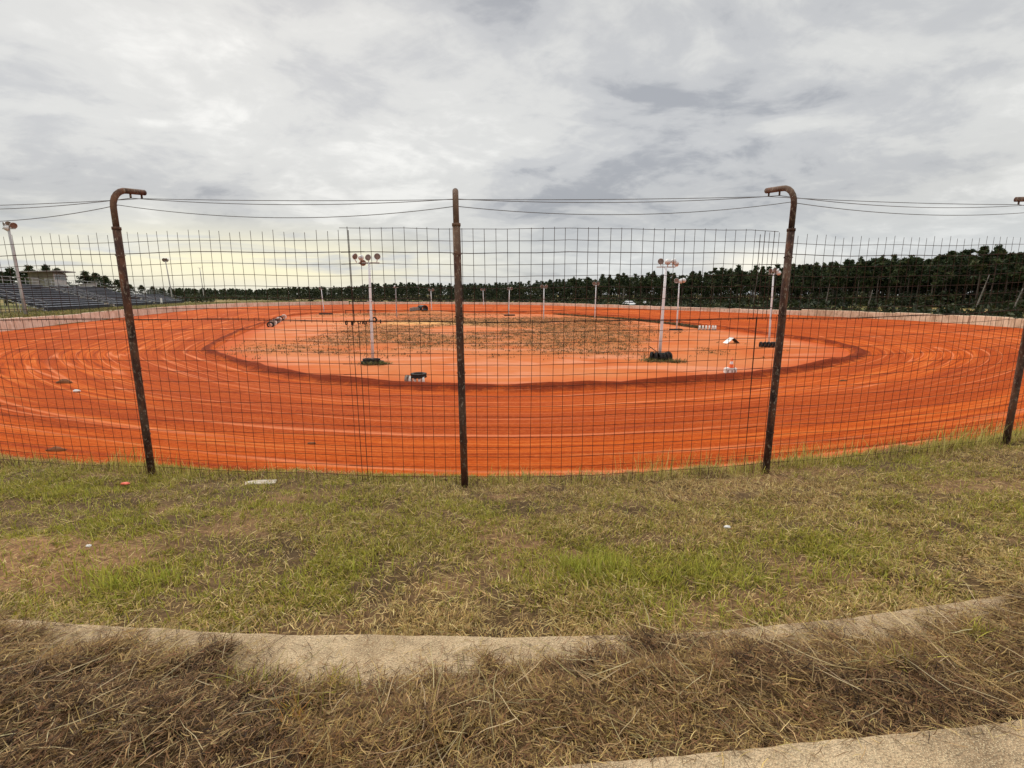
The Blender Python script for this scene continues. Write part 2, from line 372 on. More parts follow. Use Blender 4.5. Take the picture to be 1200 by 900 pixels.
def copy_tree(o, parent=None):
    c = o.copy(); col.objects.link(c)
    if parent is not None: c.parent = parent
    for ch in list(o.children): copy_tree(ch, c)
    return c

# ------------------------------------------------------------------ the oval
def closed_spline(pts, n):
    P = np.array(pts, float); m = len(P); out = []
    seg = np.linalg.norm(np.roll(P, -1, 0) - P, axis=1); cum = np.concatenate([[0], np.cumsum(seg)])
    for s in np.linspace(0, cum[-1], n, endpoint=False):
        i = min(np.searchsorted(cum, s, 'right') - 1, m - 1); t = (s - cum[i]) / seg[i]
        p0, p1, p2, p3 = P[(i - 1) % m], P[i], P[(i + 1) % m], P[(i + 2) % m]
        out.append(0.5 * ((2 * p1) + (-p0 + p2) * t + (2 * p0 - 5 * p1 + 4 * p2 - p3) * t * t + (-p0 + 3 * p1 - 3 * p2 + p3) * t ** 3))
    return np.array(out)
IN = [(-2.6, 25.5), (2.3, 25.7), (9.9, 27.5), (16.6, 30.9), (23.5, 35.7), (29.1, 41.5), (31.4, 48.0), (31.3, 60.2), (29.3, 76.3), (24.6, 100.4), (15, 120),
      (0, 130), (-20, 137), (-38.9, 138.5), (-50, 130), (-51, 110), (-42, 84), (-35.6, 65), (-31, 53), (-27.2, 44.2), (-24.0, 40.0), (-18.4, 34.4), (-13.4, 29.9), (-8.2, 27.0)]
OUT = [(0, 7.3), (8, 8.7), (20, 13.6), (33, 22.5), (43, 33), (50, 46), (51.5, 58), (49.5, 71), (44.5, 84), (36, 102), (23, 129), (5, 158), (-28, 172), (-56, 164), (-70, 145),
       (-72, 118), (-64.2, 91.8), (-58, 74), (-52.4, 60), (-46.2, 43.4), (-40, 31), (-31, 20.5), (-20, 12.8), (-9, 8.6)]
NT, NV = 720, 64
Ic = closed_spline(IN, 1440); Oc = closed_spline(OUT, 1440)
ctr = np.array([-6.0, 75.0])
def by_angle(c, n):
    q = np.unwrap(np.arctan2(c[:, 1] - ctr[1], c[:, 0] - ctr[0])); q0 = q[0]
    q2 = np.concatenate([q, [q[0] + 2 * np.pi]]); c2 = np.concatenate([c, c[:1]])
    th = np.pi / 2 + np.linspace(0, 2 * np.pi, n, endpoint=False); th = q2[0] + np.mod(th - q2[0], 2 * np.pi)
    return np.stack([np.interp(th, q2, c2[:, 0]), np.interp(th, q2, c2[:, 1])], 1)
It, Ot = by_angle(Ic, NT), by_angle(Oc, NT)
vv = np.linspace(0, 1, NV) ** 1.15
pos = It[:, None, :] * (1 - vv[None, :, None]) + Ot[:, None, :] * vv[None, :, None]
wid = np.linalg.norm(Ot - It, axis=1)
w_in = vv[None, :] * wid[:, None]                        # metres from the infield edge
ulen = np.concatenate([[0], np.cumsum(np.linalg.norm(np.diff(0.5 * (It + Ot), axis=0), axis=1))])
ridge = 0.40 * np.exp(-((w_in - 0.7) / 0.5) ** 2) * (0.55 + 0.9 * fbm(pos[..., 0] * 0.35, pos[..., 1] * 0.35, 4, 5))
zt = 1.7 * smooth(0.0, 1.0, vv)[None, :] * 0.35 + 1.7 * vv[None, :] * 0.65 + ridge
ruts = 0.05 * (fbm(np.broadcast_to(ulen[:, None] * 0.05, w_in.shape), w_in * 1.3, 3, 21) - 0.5)
ruts += 0.06 * (fbm(pos[..., 0] * 0.8, pos[..., 1] * 0.8, 4, 33) - 0.5)
zt = zt + ruts * smooth(0, 1.0, w_in)
verts = np.concatenate([pos, zt[..., None]], -1).reshape(-1, 3)
track = npmesh('track', verts, grid_faces(NT, NV, True), m=M['clay'], smooth_=True); tag(track, kind='structure')
esig = 0.45 + 0.35 * np.maximum(1 - smooth(28, 42, pos[..., 1]), smooth(12, 24, pos[..., 0]) * (1 - smooth(55, 75, pos[..., 1])))
edgew = np.exp(-((w_in - 0.8) / esig) ** 2)
lane = np.stack([np.broadcast_to(ulen[:, None], w_in.shape), (vv[None, :] * 20 + np.zeros_like(w_in)), edgew], -1).reshape(-1, 3)
vattr(track, 'lane', lane)

# infield sheet: rings shrinking to the middle
cin = np.array([-4.0, 80.0]); kk = 1 - np.linspace(0.0, 1.0, 60) ** 1.6
kk[-1] = 0.004
pin = cin + (It[:, None, :] - cin) * kk[None, :, None]
zin = 0.12 * (fbm(pin[..., 0] * 0.15, pin[..., 1] * 0.15, 4, 3) - 0.5) * smooth(0, 0.1, 1 - kk)[None, :] + 0.0
zin[:, 0] = zt[:, 0]
mound = [(-23.5, 132.0, 6.0, 0.9)]
for mx, my, mr, mh in mound: zin += mh * np.exp(-(((pin[..., 0] - mx) / mr) ** 2 + ((pin[..., 1] - my) / (mr * 0.6)) ** 2))
pin3 = np.concatenate([pin, zin[..., None]], -1).reshape(-1, 3)
infield = npmesh('infield', pin3, grid_faces(NT, 60, True), m=M['infield'], smooth_=True); tag(infield, kind='structure')
def weedy(x, y):
    n = fbm(x * 0.11 + 3, y * 0.07, 4, 9)
    core = smooth(37, 43, y) * (1 - smooth(95, 118, y)) * smooth(-32, -16, x) * (1 - smooth(14, 26, x))
    back = 0.9 * np.exp(-((x + 27) / 20.0) ** 2 - ((y - 124) / 9.0) ** 2)
    return np.clip(core * smooth(0.30, 0.52, n) + back, 0, 1)
def sandy(x, y): return np.exp(-((x + 15) / 13.0) ** 2 - ((y - 87) / 7.0) ** 2) * smooth(0.3, 0.5, fbm(x * 0.2, y * 0.15, 3, 41))
fattr(infield, 'weedy', weedy(pin3[:, 0], pin3[:, 1])); fattr(infield, 'rim', np.exp(-(np.linalg.norm(It - cin, axis=1)[:, None] * (1 - kk)[None, :]) / 2.6).ravel())
fattr(infield, 'sandy', sandy(pin3[:, 0], pin3[:, 1]))

# land outside the track out to the horizon
ko = np.array([0.0, 0.003, 0.012, 0.03, 0.06, 0.12, 0.25, 0.5, 0.9, 1.6, 3, 6, 12, 25, 50])
Oq = Ot[::3]
po = Oq[:, None, :] + (Oq - ctr)[:, None, :] * ko[None, :, None]
side = smooth(-20, -45, Oq[:, 0]) * (1 - smooth(150, 172, Oq[:, 1]))       # 1 on the grandstand side
near = 1 - smooth(12, 26, Oq[:, 1])
lev = 1.95 + 0.85 * side - 0.35 * near
zo = np.repeat(lev[:, None], len(ko), 1) + 0.25 * (fbm(po[..., 0] * 0.08, po[..., 1] * 0.08, 3, 8) - 0.5) * smooth(0.01, 0.1, ko)[None, :]
zo[:, 0] = 1.55; zo[:, 1] = np.where(near > 0.5, 1.55, lev)
ground = npmesh('ground', np.concatenate([po, zo[..., None]], -1).reshape(-1, 3), grid_faces(len(Oq), len(ko), True), m=M['outer'], smooth_=True)
tag(ground, kind='structure')

# ------------------------------------------------------------------ grassy bank and concrete terraces
FX = [-26, -18, -14, -9.3, -7.4, -5.0, -2.7, -0.66, 1.5, 3.62, 5.8, 7.95, 12.3, 16.5, 20, 27]
FY = [13.2, 10.0, 8.6, 7.2, 6.68, 6.37, 6.12, 6.02, 6.12, 6.52, 6.98, 7.5, 9.2, 11.3, 13.2, 17]
def fence_y(x): return np.interp(x, FX, FY)
_k = np.linspace(-26, 27, 1000); _s = np.convolve(np.pad(fence_y(_k), 20, 'edge'), np.ones(41) / 41, 'valid')
def fence_y(x): return np.interp(x, _k, _s)
def edge2(x): return np.interp(x, [-20, -6, -4, -2.8, -1.5, 0, 1.05, 2, 3.03, 4.5, 6, 20], [5.2, 3.04, 2.71, 2.54, 2.44, 2.41, 2.45, 2.57, 2.77, 3.11, 3.55, 8])
def edge1(x): return np.interp(x, [-20, -6, -3, -1.5, -0.5, -0.1, 0.3, 0.93, 1.86, 3, 4.5, 20], [4.0, 1.5, 1.3, 1.3, 1.33, 1.385, 1.43, 1.49, 1.58, 1.78, 2.12, 7])
Z2, Z1 = 3.12, 3.40                                      # tread heights of the two terraces
def bank_z(x, y):
    fy, e2 = fence_y(x), edge2(x)
    s = np.clip((y - e2) / np.maximum(fy - e2, 0.1), 0, 1)
    zf = 2.53 + 0.1 * smooth(4, 8.5, x)
    z = 3.00 + (zf - 3.00) * s
    z = z + 0.10 * (fbm(x * 0.8, y * 0.8, 3, 51) - 0.5) + 0.10 * (fbm(x * 2.6, y * 2.6, 3, 52) - 0.5)
    z = z - 0.95 * smooth(0.25, 1.35, y - fy)
    z = np.where(y < e2 + 0.02, 2.75, z)
    end = smooth(15, 24, np.abs(x)); return z * (1 - end) + 1.5 * end
def bare(x, y): 
    return np.clip(np.exp(-((x + 3.95) / 0.85) ** 2 - ((y - 3.5) / 0.5) ** 2) * 2.2 + 0.5 * smooth(0.62, 0.75, fbm(x * 0.9, y * 1.1, 3, 61)), 0, 1)
bx, by = np.linspace(-26, 27, 440), np.linspace(0, 1, 220)
X = np.repeat(bx[:, None], 220, 1); Y0 = edge2(bx)[:, None] - 0.25; Y1 = fence_y(bx)[:, None] + 1.6
Y = Y0 + (Y1 - Y0) * by[None, :]
bank = npmesh('grass_bank', np.stack([X, Y, bank_z(X, Y)], -1).reshape(-1, 3), grid_faces(440, 220), m=M['soil'], smooth_=True)
tag(bank, kind='structure'); fattr(bank, 'bare', bare(X, Y)); fattr(bank, 'clayey', smooth(0.15, 0.55, Y - fence_y(X)))

def terrace(name, e_far, back, ztop, thick, label, x0=-14, x1=14):
    xs = np.linspace(x0, x1, 700); ye = e_far(xs) + 0.022 * (fbm(xs * 2.5, xs * 0 + 3, 3, 71) - 0.5) + 0.012 * (fbm(xs * 30, xs * 0, 3, 72) - 0.5)
    rows = []
    prof = [(0.0, -thick), (0.0, -0.05), (-0.004, -0.012), (-0.016, -0.001)] + [(None, k) for k in np.linspace(0, 1, 26)]
    for q in prof:
        if q[0] is not None: rows.append(np.stack([xs, ye + q[0] + 0.006 * (fbm(xs * 9, xs * 0 + q[1] * 9, 3, 73) - 0.5), np.full_like(xs, ztop + q[1])], 1))
        else:
            yy = ye - 0.03 + (back(xs) - ye + 0.03) * q[1]
            rows.append(np.stack([xs, yy, ztop + 0.006 * (fbm(xs * 3, yy * 3, 4, 74) - 0.5)], 1))
    V = np.stack(rows, 1)
    o = npmesh(name, V.reshape(-1, 3), grid_faces(len(xs), len(prof)), m=M['terrace'], smooth_=True)
    return tag(o, label, 'concrete step', 'concrete terrace steps')
terrace('concrete_step', edge2, lambda x: edge1(x) - 0.1, Z2, 0.5, 'lower concrete terrace step half buried under dry cut grass, beside the green grass')
terrace('concrete_step', edge1, lambda x: edge1(x) * 0 - 3.0 + 0 * x, Z1, 0.6, 'rough pale concrete terrace step in the bottom right corner, clear of grass')

# ------------------------------------------------------------------ grass: blades as real ribbons
def ribbons(root, yaw, lean, length, width, curl, tint, roll=None):
    """3-segment ribbons: lean 0 = upright, pi/2 = flat."""
    n = len(root); d = np.stack([np.cos(yaw), np.sin(yaw)], 1)
    pts = [root]; p = root.copy(); ang = lean.copy()
    for k in range(3):
        st = length / 3
        step = np.stack([d[:, 0] * np.sin(ang) * st, d[:, 1] * np.sin(ang) * st, np.cos(ang) * st], 1)
        p = p + step; pts.append(p); ang = ang + curl
        yaw = yaw + (rng.random(n) - 0.5) * 0.5; d = np.stack([np.cos(yaw), np.sin(yaw)], 1)
    sidev = np.stack([-np.sin(yaw), np.cos(yaw), (rng.random(n) - 0.5) * 1.2], 1)
    sidev /= np.linalg.norm(sidev, axis=1, keepdims=True)
    w = [0.8, 1.0, 0.75]
    V = np.empty((n, 7, 3), np.float32)
    for k in range(3):
        V[:, 2 * k] = pts[k] - sidev * (width * w[k] / 2)[:, None]; V[:, 2 * k + 1] = pts[k] + sidev * (width * w[k] / 2)[:, None]
    V[:, 6] = pts[3]
    b = np.arange(n)[:, None] * 7
    f4 = np.concatenate([b + np.array([0, 1, 3, 2]), b + np.array([2, 3, 5, 4])]); f3 = b + np.array([4, 5, 6])
    return V.reshape(-1, 3), f4, f3, np.repeat(tint, 7, 0)
def join(parts):
    V, A, B, T, o = [], [], [], [], 0
    for v, f4, f3, t in parts: V.append(v); A.append(f4 + o); B.append(f3 + o); T.append(t); o += len(v)
    return np.concatenate(V), np.concatenate(A), np.concatenate(B), np.concatenate(T)
def pick(pal, n, w=None):
    pal = np.array(pal); c = pal[rng.choice(len(pal), n, p=w)]; return c * (0.62 + 0.76 * rng.random((n, 1))) * (0.94 + 0.12 * rng.random((n, 3)))
STRAW = [(0.52, 0.38, 0.14), (0.42, 0.29, 0.10), (0.30, 0.19, 0.065), (0.64, 0.50, 0.22), (0.15, 0.09, 0.035), (0.46, 0.30, 0.13)]
BROWN = [(0.18, 0.105, 0.043), (0.09, 0.048, 0.022), (0.25, 0.145, 0.06), (0.21, 0.105, 0.048), (0.42, 0.29, 0.125), (0.045, 0.025, 0.013)]
GREEN = [(0.25, 0.235, 0.025), (0.33, 0.30, 0.035), (0.15, 0.145, 0.02), (0.43, 0.38, 0.06), (0.38, 0.31, 0.055)]
def greenness(x, y):
    s = (y - edge2(x)) / (fence_y(x) - edge2(x))
    g = 0.50 + 1.7 * (fbm(x * 0.75 + 9, y * 0.9, 4, 81) - 0.5)
    g += 0.25 * np.exp(-((x - 0.9) / 1.1) ** 2 - ((y - 3.4) / 0.5) ** 2) + 0.30 * np.exp(-((x + 3.0) / 0.7) ** 2 - ((y - 3.2) / 0.4) ** 2)
    g += 0.30 * np.exp(-((x + 2.5) / 3.4) ** 2 - ((y - 4.9) / 0.8) ** 2) + 0.28 * np.exp(-((x - 4.6) / 1.3) ** 2 - ((y - 4.6) / 0.7) ** 2)
    g -= 0.45 * np.exp(-((x - 2.6) / 2.2) ** 2 - ((y - 5.5) / 0.75) ** 2) + 0.25 * smooth(0.2, 0.0, s)
    g -= 0.25 * np.exp(-((x + 0.7) / 0.9) ** 2 - ((y - 3.1) / 0.5) ** 2)
    return np.clip(g, 0.03, 0.95)
def field():
    out = []
    def sample(n):
        y = 2.2 + 6.6 * rng.random(n * 4) ** 1.25; x = (rng.random(n * 4) * 2 - 1) * (1.22 * y + 2.4)
        ok = (y > edge2(x) + 0.015) & (y < fence_y(x) + 0.55); x, y = x[ok][:n], y[ok][:n]; return x, y
    # clumps
    cx, cy = sample(42000); g = greenness(cx, cy); dn = fbm(cx * 2.2, cy * 2.2, 3, 91)
    keep = (rng.random(len(cx)) > bare(cx, cy) * 0.9) & (rng.random(len(cx)) < smooth(0.36, 0.52, dn) + 0.12); cx, cy, g = cx[keep], cy[keep], g[keep]
    nb = 13; n = len(cx) * nb
    X_ = np.repeat(cx, nb) + rng.normal(0, 0.022, n); Y_ = np.repeat(cy, nb) + rng.normal(0, 0.022, n)
    isg = rng.random(n) < np.repeat(np.clip(g * 1.15, 0, 1), nb)
    yawc = np.repeat(rng.random(len(cx)) * 6.283, nb); yaw = yawc + rng.normal(0, 0.9, n)
    lean = np.where(isg, np.abs(rng.normal(0.65, 0.4, n)), np.abs(rng.normal(0.95, 0.4, n)))
    ln = np.where(isg, rng.uniform(0.03, 0.08, n), rng.uniform(0.035, 0.095, n)) * np.repeat(rng.uniform(0.7, 1.25, len(cx)), nb)
    tint = np.where(isg[:, None], pick(GREEN, n), pick(STRAW, n))
    Z_ = bank_z(X_, Y_) - 0.004
    out.append(ribbons(np.stack([X_, Y_, Z_], 1), yaw, lean, ln, rng.uniform(0.0035, 0.0072, n), rng.uniform(0.1, 0.6, n), tint))
    # loose cut straw lying over it
    x, y = sample(72000); g = greenness(x, y); keep = rng.random(len(x)) > g * 0.55; x, y = x[keep], y[keep]; n = len(x)
    sw = 3.0 * fbm(x * 0.9, y * 0.9, 2, 95)
    out.append(ribbons(np.stack([x, y, bank_z(x, y) + rng.uniform(0.0, 0.045, n)], 1), np.where(rng.random(n) < 0.5, sw * 3, rng.random(n) * 6.283), rng.normal(1.42, 0.25, n), rng.uniform(0.03, 0.12, n),
                       rng.uniform(0.003, 0.0058, n), rng.normal(0.03, 0.12, n), pick(STRAW, n)))
    # upright fresh shoots
    x, y = sample(32000); g = greenness(x, y); keep = rng.random(len(x)) < g ** 1.6; x, y = x[keep], y[keep]; n = len(x)
    out.append(ribbons(np.stack([x, y, bank_z(x, y)], 1), rng.random(n) * 6.283, np.abs(rng.normal(0.35, 0.25, n)), rng.uniform(0.05, 0.13, n), rng.uniform(0.004, 0.007, n),
                       rng.uniform(0.05, 0.4, n), pick([(0.29, 0.30, 0.035), (0.37, 0.36, 0.05), (0.43, 0.39, 0.08)], n)))
    return out
parts = field()
# taller green tufts growing along the foot of the fence
tx = []
for cxx, num, hh in [(-7.2, 70, .2), (-6.2, 60, .22), (-5.3, 160, .34), (-4.7, 70, .25), (-1.7, 30, .2), (-0.1, 60, .22), (0.4, 50, .2), (1.0, 40, .2), (1.9, 110, .36), (2.6, 80, .3), (3.1, 60, .25), (3.4, 60, .3),
                     (4.2, 150, .32), (4.9, 110, .36), (5.7, 70, .28), (6.3, 60, .25), (6.8, 170, .36), (7.4, 60, .3), (7.7, 140, .4), (8.3, 110, .3), (-3.3, 30, .2), (-7.9, 90, .25), (9.2, 90, .3)]:
    n = num; x = cxx + rng.normal(0, 0.22, n); y = fence_y(x) + rng.normal(0.06, 0.10, n)
    tx.append(ribbons(np.stack([x, y, bank_z(x, y)], 1), rng.random(n) * 6.283, np.abs(rng.normal(0.2, 0.2, n)), rng.uniform(0.4, 1.3, n) * hh, rng.uniform(0.004, 0.008, n), rng.uniform(0.05, 0.35, n),
                      pick([(0.34, 0.33, 0.06), (0.44, 0.38, 0.09), (0.52, 0.44, 0.15)], n)))
for cxx, cyy, num in [(0.50, 3.50, 170), (0.68, 3.58, 130), (0.82, 3.45, 120), (0.60, 3.36, 90), (0.35, 3.62, 50), (1.15, 3.35, 60), (1.45, 3.4, 60), (-2.9, 3.15, 150), (-2.65, 3.3, 90), (-3.1, 3.3, 80), (1.0, 2.75, 40), (-1.2, 3.5, 40), (2.3, 3.3, 50)]:
    x = cxx + rng.normal(0, 0.09, num); y = cyy + rng.normal(0, 0.06, num)
    tx.append(ribbons(np.stack([x, y, bank_z(x, y)], 1), rng.random(num) * 6.283, np.abs(rng.normal(0.3, 0.22, num)), rng.uniform(0.07, 0.17, num), rng.uniform(0.004, 0.0075, num), rng.uniform(0.05, 0.4, num),
                      pick([(0.36, 0.36, 0.05), (0.44, 0.41, 0.07), (0.28, 0.29, 0.04)], num)))
n = 5000; x = rng.uniform(-10, 11, n); y = fence_y(x) + rng.normal(0.05, 0.12, n)
tx.append(ribbons(np.stack([x, y, bank_z(x, y)], 1), rng.random(n) * 6.283, np.abs(rng.normal(0.6, 0.4, n)), rng.uniform(0.05, 0.16, n), rng.uniform(0.004, 0.007, n), rng.uniform(0.05, 0.4, n), pick(STRAW + GREEN, n)))
V, A, B, T = join(parts + tx)
o = npmesh('grass', V, A, B, M['blade'], tint=T); tag(o, 'mown green and straw coloured grass covering the bank up to the fence', 'grass', kind='stuff')

# dry thatch on the lower step
def show_w(x): return np.interp(x, [-4.5, -3.0, -2.7, -2.2, -1.67, -1.3, -0.8, -0.4, 0.1, 0.35, 0.5, 0.8, 1.0, 1.3, 1.6, 2.3, 3, 5], [.0, .05, .18, .22, .24, .30, .47, .36, .27, .20, .13, .20, .14, .14, .17, .17, .10, 0])
def thatch(x, y):
    d = (edge2(x) - show_w(x)) - y + 0.34 * (fbm(x * 2.6 + y * 1.5, y * 2.6 - x * 1.0, 4, 101) - 0.5) + 0.12 * (fbm(x * 11, y * 11, 3, 102) - 0.5) + 0.17 * sum(np.exp(-((x - a_) / b_) ** 2 - ((y - c_) / e_) ** 2) for a_, b_, c_, e_ in ((-1.55, .10, 2.26, .12), (-1.38, .07, 2.32, .04), (-1.08, .05, 2.28, .10), (-0.15, .07, 2.2, .09), (0.75, .10, 2.35, .12), (-2.1, .06, 2.3, .15)))
    return d
gx = np.linspace(-6.5, 6.5, 520); gv = np.linspace(0, 1, 80)
X = np.repeat(gx[:, None], 80, 1); Y = (edge1(gx) + 0.01)[:, None] + ((edge2(gx) - 0.01) - (edge1(gx) + 0.01))[:, None] * gv[None, :]
d = thatch(X, Y)
Zt = Z2 - 0.03 + np.minimum(np.clip(d + 0.01, -0.2, 0.35) * 0.42, 0.12) * smooth(-0.02, 0.12, d) + 0.08 * (fbm(X * 6, Y * 6, 4, 103) - 0.5) * smooth(0, 0.1, d)
dm = npmesh('thatch_bed', np.stack([X, Y, Zt], -1).reshape(-1, 3), grid_faces(520, 80), m=M['soil'], smooth_=True)
tag(dm, kind='structure'); fattr(dm, 'bare', X * 0); fattr(dm, 'clayey', X * 0)
dm.name = 'ground_soil'
def thatch_z(x, y):
    d = thatch(x, y)
    return Z2 - 0.03 + np.minimum(np.clip(d + 0.01, -0.2, 0.35) * 0.42, 0.12) * smooth(-0.02, 0.12, d) + 0.08 * (fbm(x * 6, y * 6, 4, 103) - 0.5) * smooth(0, 0.1, d)
th = []
n = 400000; x = rng.uniform(-6.0, 6.0, n); y = edge1(x) + 0.0 + rng.random(n) * (edge2(x) - edge1(x)); d = thatch(x, y)
keep = (rng.random(n) < smooth(-0.05, 0.05, d) * (0.25 + 0.75 * smooth(0.42, 0.58, fbm(x * 7, y * 7, 3, 105)))) & (np.abs(x) < 1.35 * y + 2.0)
x, y = x[keep], y[keep]; n = len(x)
sw = np.where(x < 0, 0.9, 2.4) + 1.6 * (fbm(x * 1.4, y * 1.4, 2, 107) - 0.5)
yaw = np.where(rng.random(n) < 0.28, sw + rng.normal(0, 0.45, n), rng.random(n) * 6.283) + np.where(rng.random(n) < 0.5, 0, math.pi)
pal = np.where((fbm(x * 1.7, y * 1.7, 3, 108) > 0.5)[:, None], pick(BROWN, n), pick(BROWN[:5] + STRAW[1:3], n))
th.append(ribbons(np.stack([x, y, np.maximum(thatch_z(x, y), Z2 + 0.003) + rng.uniform(0.0, 0.05, n)], 1), yaw, rng.normal(1.47, 0.22, n), rng.uniform(0.02, 0.09, n), rng.uniform(0.0022, 0.0052, n), rng.normal(0.05, 0.34, n), pal))
# long straws
n = 1300; x = rng.uniform(-4, 4.5, n); y = edge1(x) + rng.random(n) * (edge2(x) - edge1(x)); keep = thatch(x, y) > -0.04; x, y = x[keep], y[keep]; n = len(x)
th.append(ribbons(np.stack([x, y, np.maximum(thatch_z(x, y), Z2) + rng.uniform(0.03, 0.075, n)], 1), np.where(x < 0, 0.8, 2.5) + rng.normal(0, 0.8, n), rng.normal(1.52, 0.08, n), rng.uniform(0.10, 0.32, n),
                  rng.uniform(0.0025, 0.0045, n), rng.normal(0.02, 0.05, n), pick([(0.46, 0.36, 0.20), (0.36, 0.25, 0.12), (0.30, 0.24, 0.10)], n)))
# wisps strewn on the concrete
n = 16000; x = rng.uniform(-3.6, 4.2, n); y = edge2(x) + 0.02 - rng.random(n) * 0.52; keep = rng.random(n) < smooth(-0.34, 0.0, thatch(x, y)) * 0.9 + 0.10 * smooth(0.45, 0.6, fbm(x * 4, y * 4, 3, 111)); x, y = x[keep], y[keep]; n = len(x)
th.append(ribbons(np.stack([x, y, np.full(n, Z2 + 0.008)], 1), rng.random(n) * 6.283, rng.normal(1.55, 0.05, n), rng.uniform(0.03, 0.12, n), rng.uniform(0.0018, 0.003, n), rng.normal(0, 0.02, n), pick(BROWN + STRAW[:2], n)))
# a few stray straws over the near slab edge and green sprigs through the thatch
n = 1500; x = rng.uniform(-1.2, 3.2, n); y = edge1(x) + rng.normal(0.02, 0.045, n)
th.append(ribbons(np.stack([x, y, np.where(y > edge1(x), Z1 - 0.05, Z1 + 0.006)], 1), rng.random(n) * 6.283, rng.normal(1.45, 0.15, n), rng.uniform(0.03, 0.10, n), rng.uniform(0.0015, 0.003, n), rng.normal(0.1, 0.1, n), pick(BROWN + STRAW, n)))
n = 120; x = rng.uniform(-0.9, 3.4, n); y = edge1(x) - rng.random(n) ** 2 * 0.5
th.append(ribbons(np.stack([x, y, np.full(n, Z1 + 0.007)], 1), rng.random(n) * 6.283, rng.normal(1.56, 0.02, n), rng.uniform(0.03, 0.12, n), rng.uniform(0.0015, 0.003, n), rng.normal(0, 0.02, n), pick(BROWN + STRAW, n)))
for cx_, cy_, num, pal_ in [(-1.35, 2.02, 60, GREEN), (-1.2, 1.98, 50, GREEN), (-0.85, 2.02, 50, GREEN), (-0.92, 1.78, 45, [(0.50, 0.27, 0.07), (0.42, 0.20, 0.05)]), (-0.95, 1.80, 25, GREEN), (0.05, 2.05, 60, STRAW),
                            (1.9, 2.1, 50, GREEN), (2.5, 2.3, 60, GREEN), (3.0, 2.4, 60, GREEN), (-0.75, 1.6, 70, [(0.40, 0.24, 0.08), (0.32, 0.18, 0.07)]), (-0.3, 1.62, 50, STRAW), (-1.7, 1.75, 60, STRAW)]:
    x = cx_ + rng.normal(0, 0.05, num); y = cy_ + rng.normal(0, 0.035, num)
    th.append(ribbons(np.stack([x, y, np.maximum(thatch_z(x, y), Z2)], 1), rng.random(num) * 6.283, np.abs(rng.normal(0.45, 0.3, num)), rng.uniform(0.05, 0.15, num), rng.uniform(0.003, 0.005, num), rng.uniform(0.05, 0.4, num), pick(pal_, num)))
V, A, B, T = join(th)
o = npmesh('dry_grass', V, A, B, M['blade'], tint=T); tag(o, 'brown dead grass cuttings heaped over the lower concrete step', 'dry grass', kind='stuff')

# ------------------------------------------------------------------ fence
fence = empty('fence', (0, 6, 2.5)); tag(fence, 'rusty wire mesh safety fence on bent pipe posts along the grass bank', 'fence')
FO = Vector((0, 6, 2.5))
sx_ = np.linspace(-19, 18.5, 4000); sy_ = fence_y(sx_); sl = np.concatenate([[0], np.cumsum(np.hypot(np.diff(sx_), np.diff(sy_)))])
def along(s): return np.interp(s, sl, sx_), np.interp(s, sl, sy_)
def s_of(x): return float(np.interp(x, sx_, sl))
def fbase(x): return 2.53 + 0.1 * smooth(4, 8.5, x)
def post_normal(x):
    t = Vector((0.2, float(fence_y(x + 0.1) - fence_y(x - 0.1)), 0)).normalized(); return Vector((-t.y, t.x, 0))
posts = [-14.0, -9.4, -4.96, -0.62, 3.57, 7.97, 12.2]
heads = []
for i, px_ in enumerate(posts):
    nrm = post_normal(px_); b = Vector((px_, float(fence_y(px_)) - 0.055, float(fbase(px_))))
    arm = [0.55, 0.52, 0.50, 0.50, 0.54, 0.44, 0.55][i]; ht = [3.86, 3.82, 3.78, 3.71, 3.84, 3.80, 3.82][i]
    if i == 3: nrm = Vector((-0.115, 0.993, 0))
    lean = Vector(((-0.03, 0.02, -0.02, -0.05, 0.03, 0.0, 0.02)[i], 0.02, 0))
    mb = MB()
    low = 3.30
    P = lambda z: b + Vector((0, 0, z)) + lean * (z / ht)
    mb.tube([P(-0.4), P(1.0), P(2.2), P(low)], 0.046, 14)
    r = 0.24; pts = [P(low - 0.1), P(ht - r)]
    for q in (15, 30, 45, 60, 75, 88): pts.append(P(ht - r) + nrm * (r - r * math.cos(R(q))) + Vector((0, 0, r * math.sin(R(q)))))
    pts.append(pts[-1] + nrm * (arm - r) + Vector((0, 0, 0.03)))
    pts = [Vector(p) for p in pts]; mb.tube(pts, 0.036, 14)
    tip = pts[-1]; mid_ = pts[-2] + (pts[-1] - pts[-2]) * 0.15
    for q in (tip - nrm * 0.05, mid_): mb.tube([q - Vector((0, 0, 0.03)), q - Vector((0, 0, 0.085))], 0.012, 8)
    # sleeve lip and tie wires
    mb.tube([P(low - 0.03), P(low + 0.004)], 0.052, 14)
    for zz in (0.6, 1.5, 2.2, 2.95): mb.tube([P(zz) + Vector((0.053 * math.cos(q), 0.053 * math.sin(q), 0.012 * math.sin(q * 2))) for q in np.linspace(0, 6.28, 13)], 0.004, 5)
    mb.v = [tuple(Vector(v) - FO) for v in mb.v]
    mb.build('post', M['rust'], fence, True)
    heads.append((tip - nrm * 0.05 - Vector((0, 0, 0.085)), mid_ - Vector((0, 0, 0.085)), P(ht - 0.20) + nrm * 0.07, P(3.0) + nrm * 0.05))
sag = [0.02, 0.07, 0.13, 0.03]
for k in range(3):
    mb = MB()
    for i in range(len(heads) - 1):
        p, q = heads[i][k], heads[i + 1][k]; sg = sag[k] * (0.8 + 0.5 * ((i * 37 + k * 11) % 10) / 10)
        mb.tube([p.lerp(q, t) - Vector((0, 0, 4 * sg * t * (1 - t))) - FO for t in np.linspace(0, 1, 20)], 0.0044, 6)
    mb.build('cable', M['cable'], fence, True)
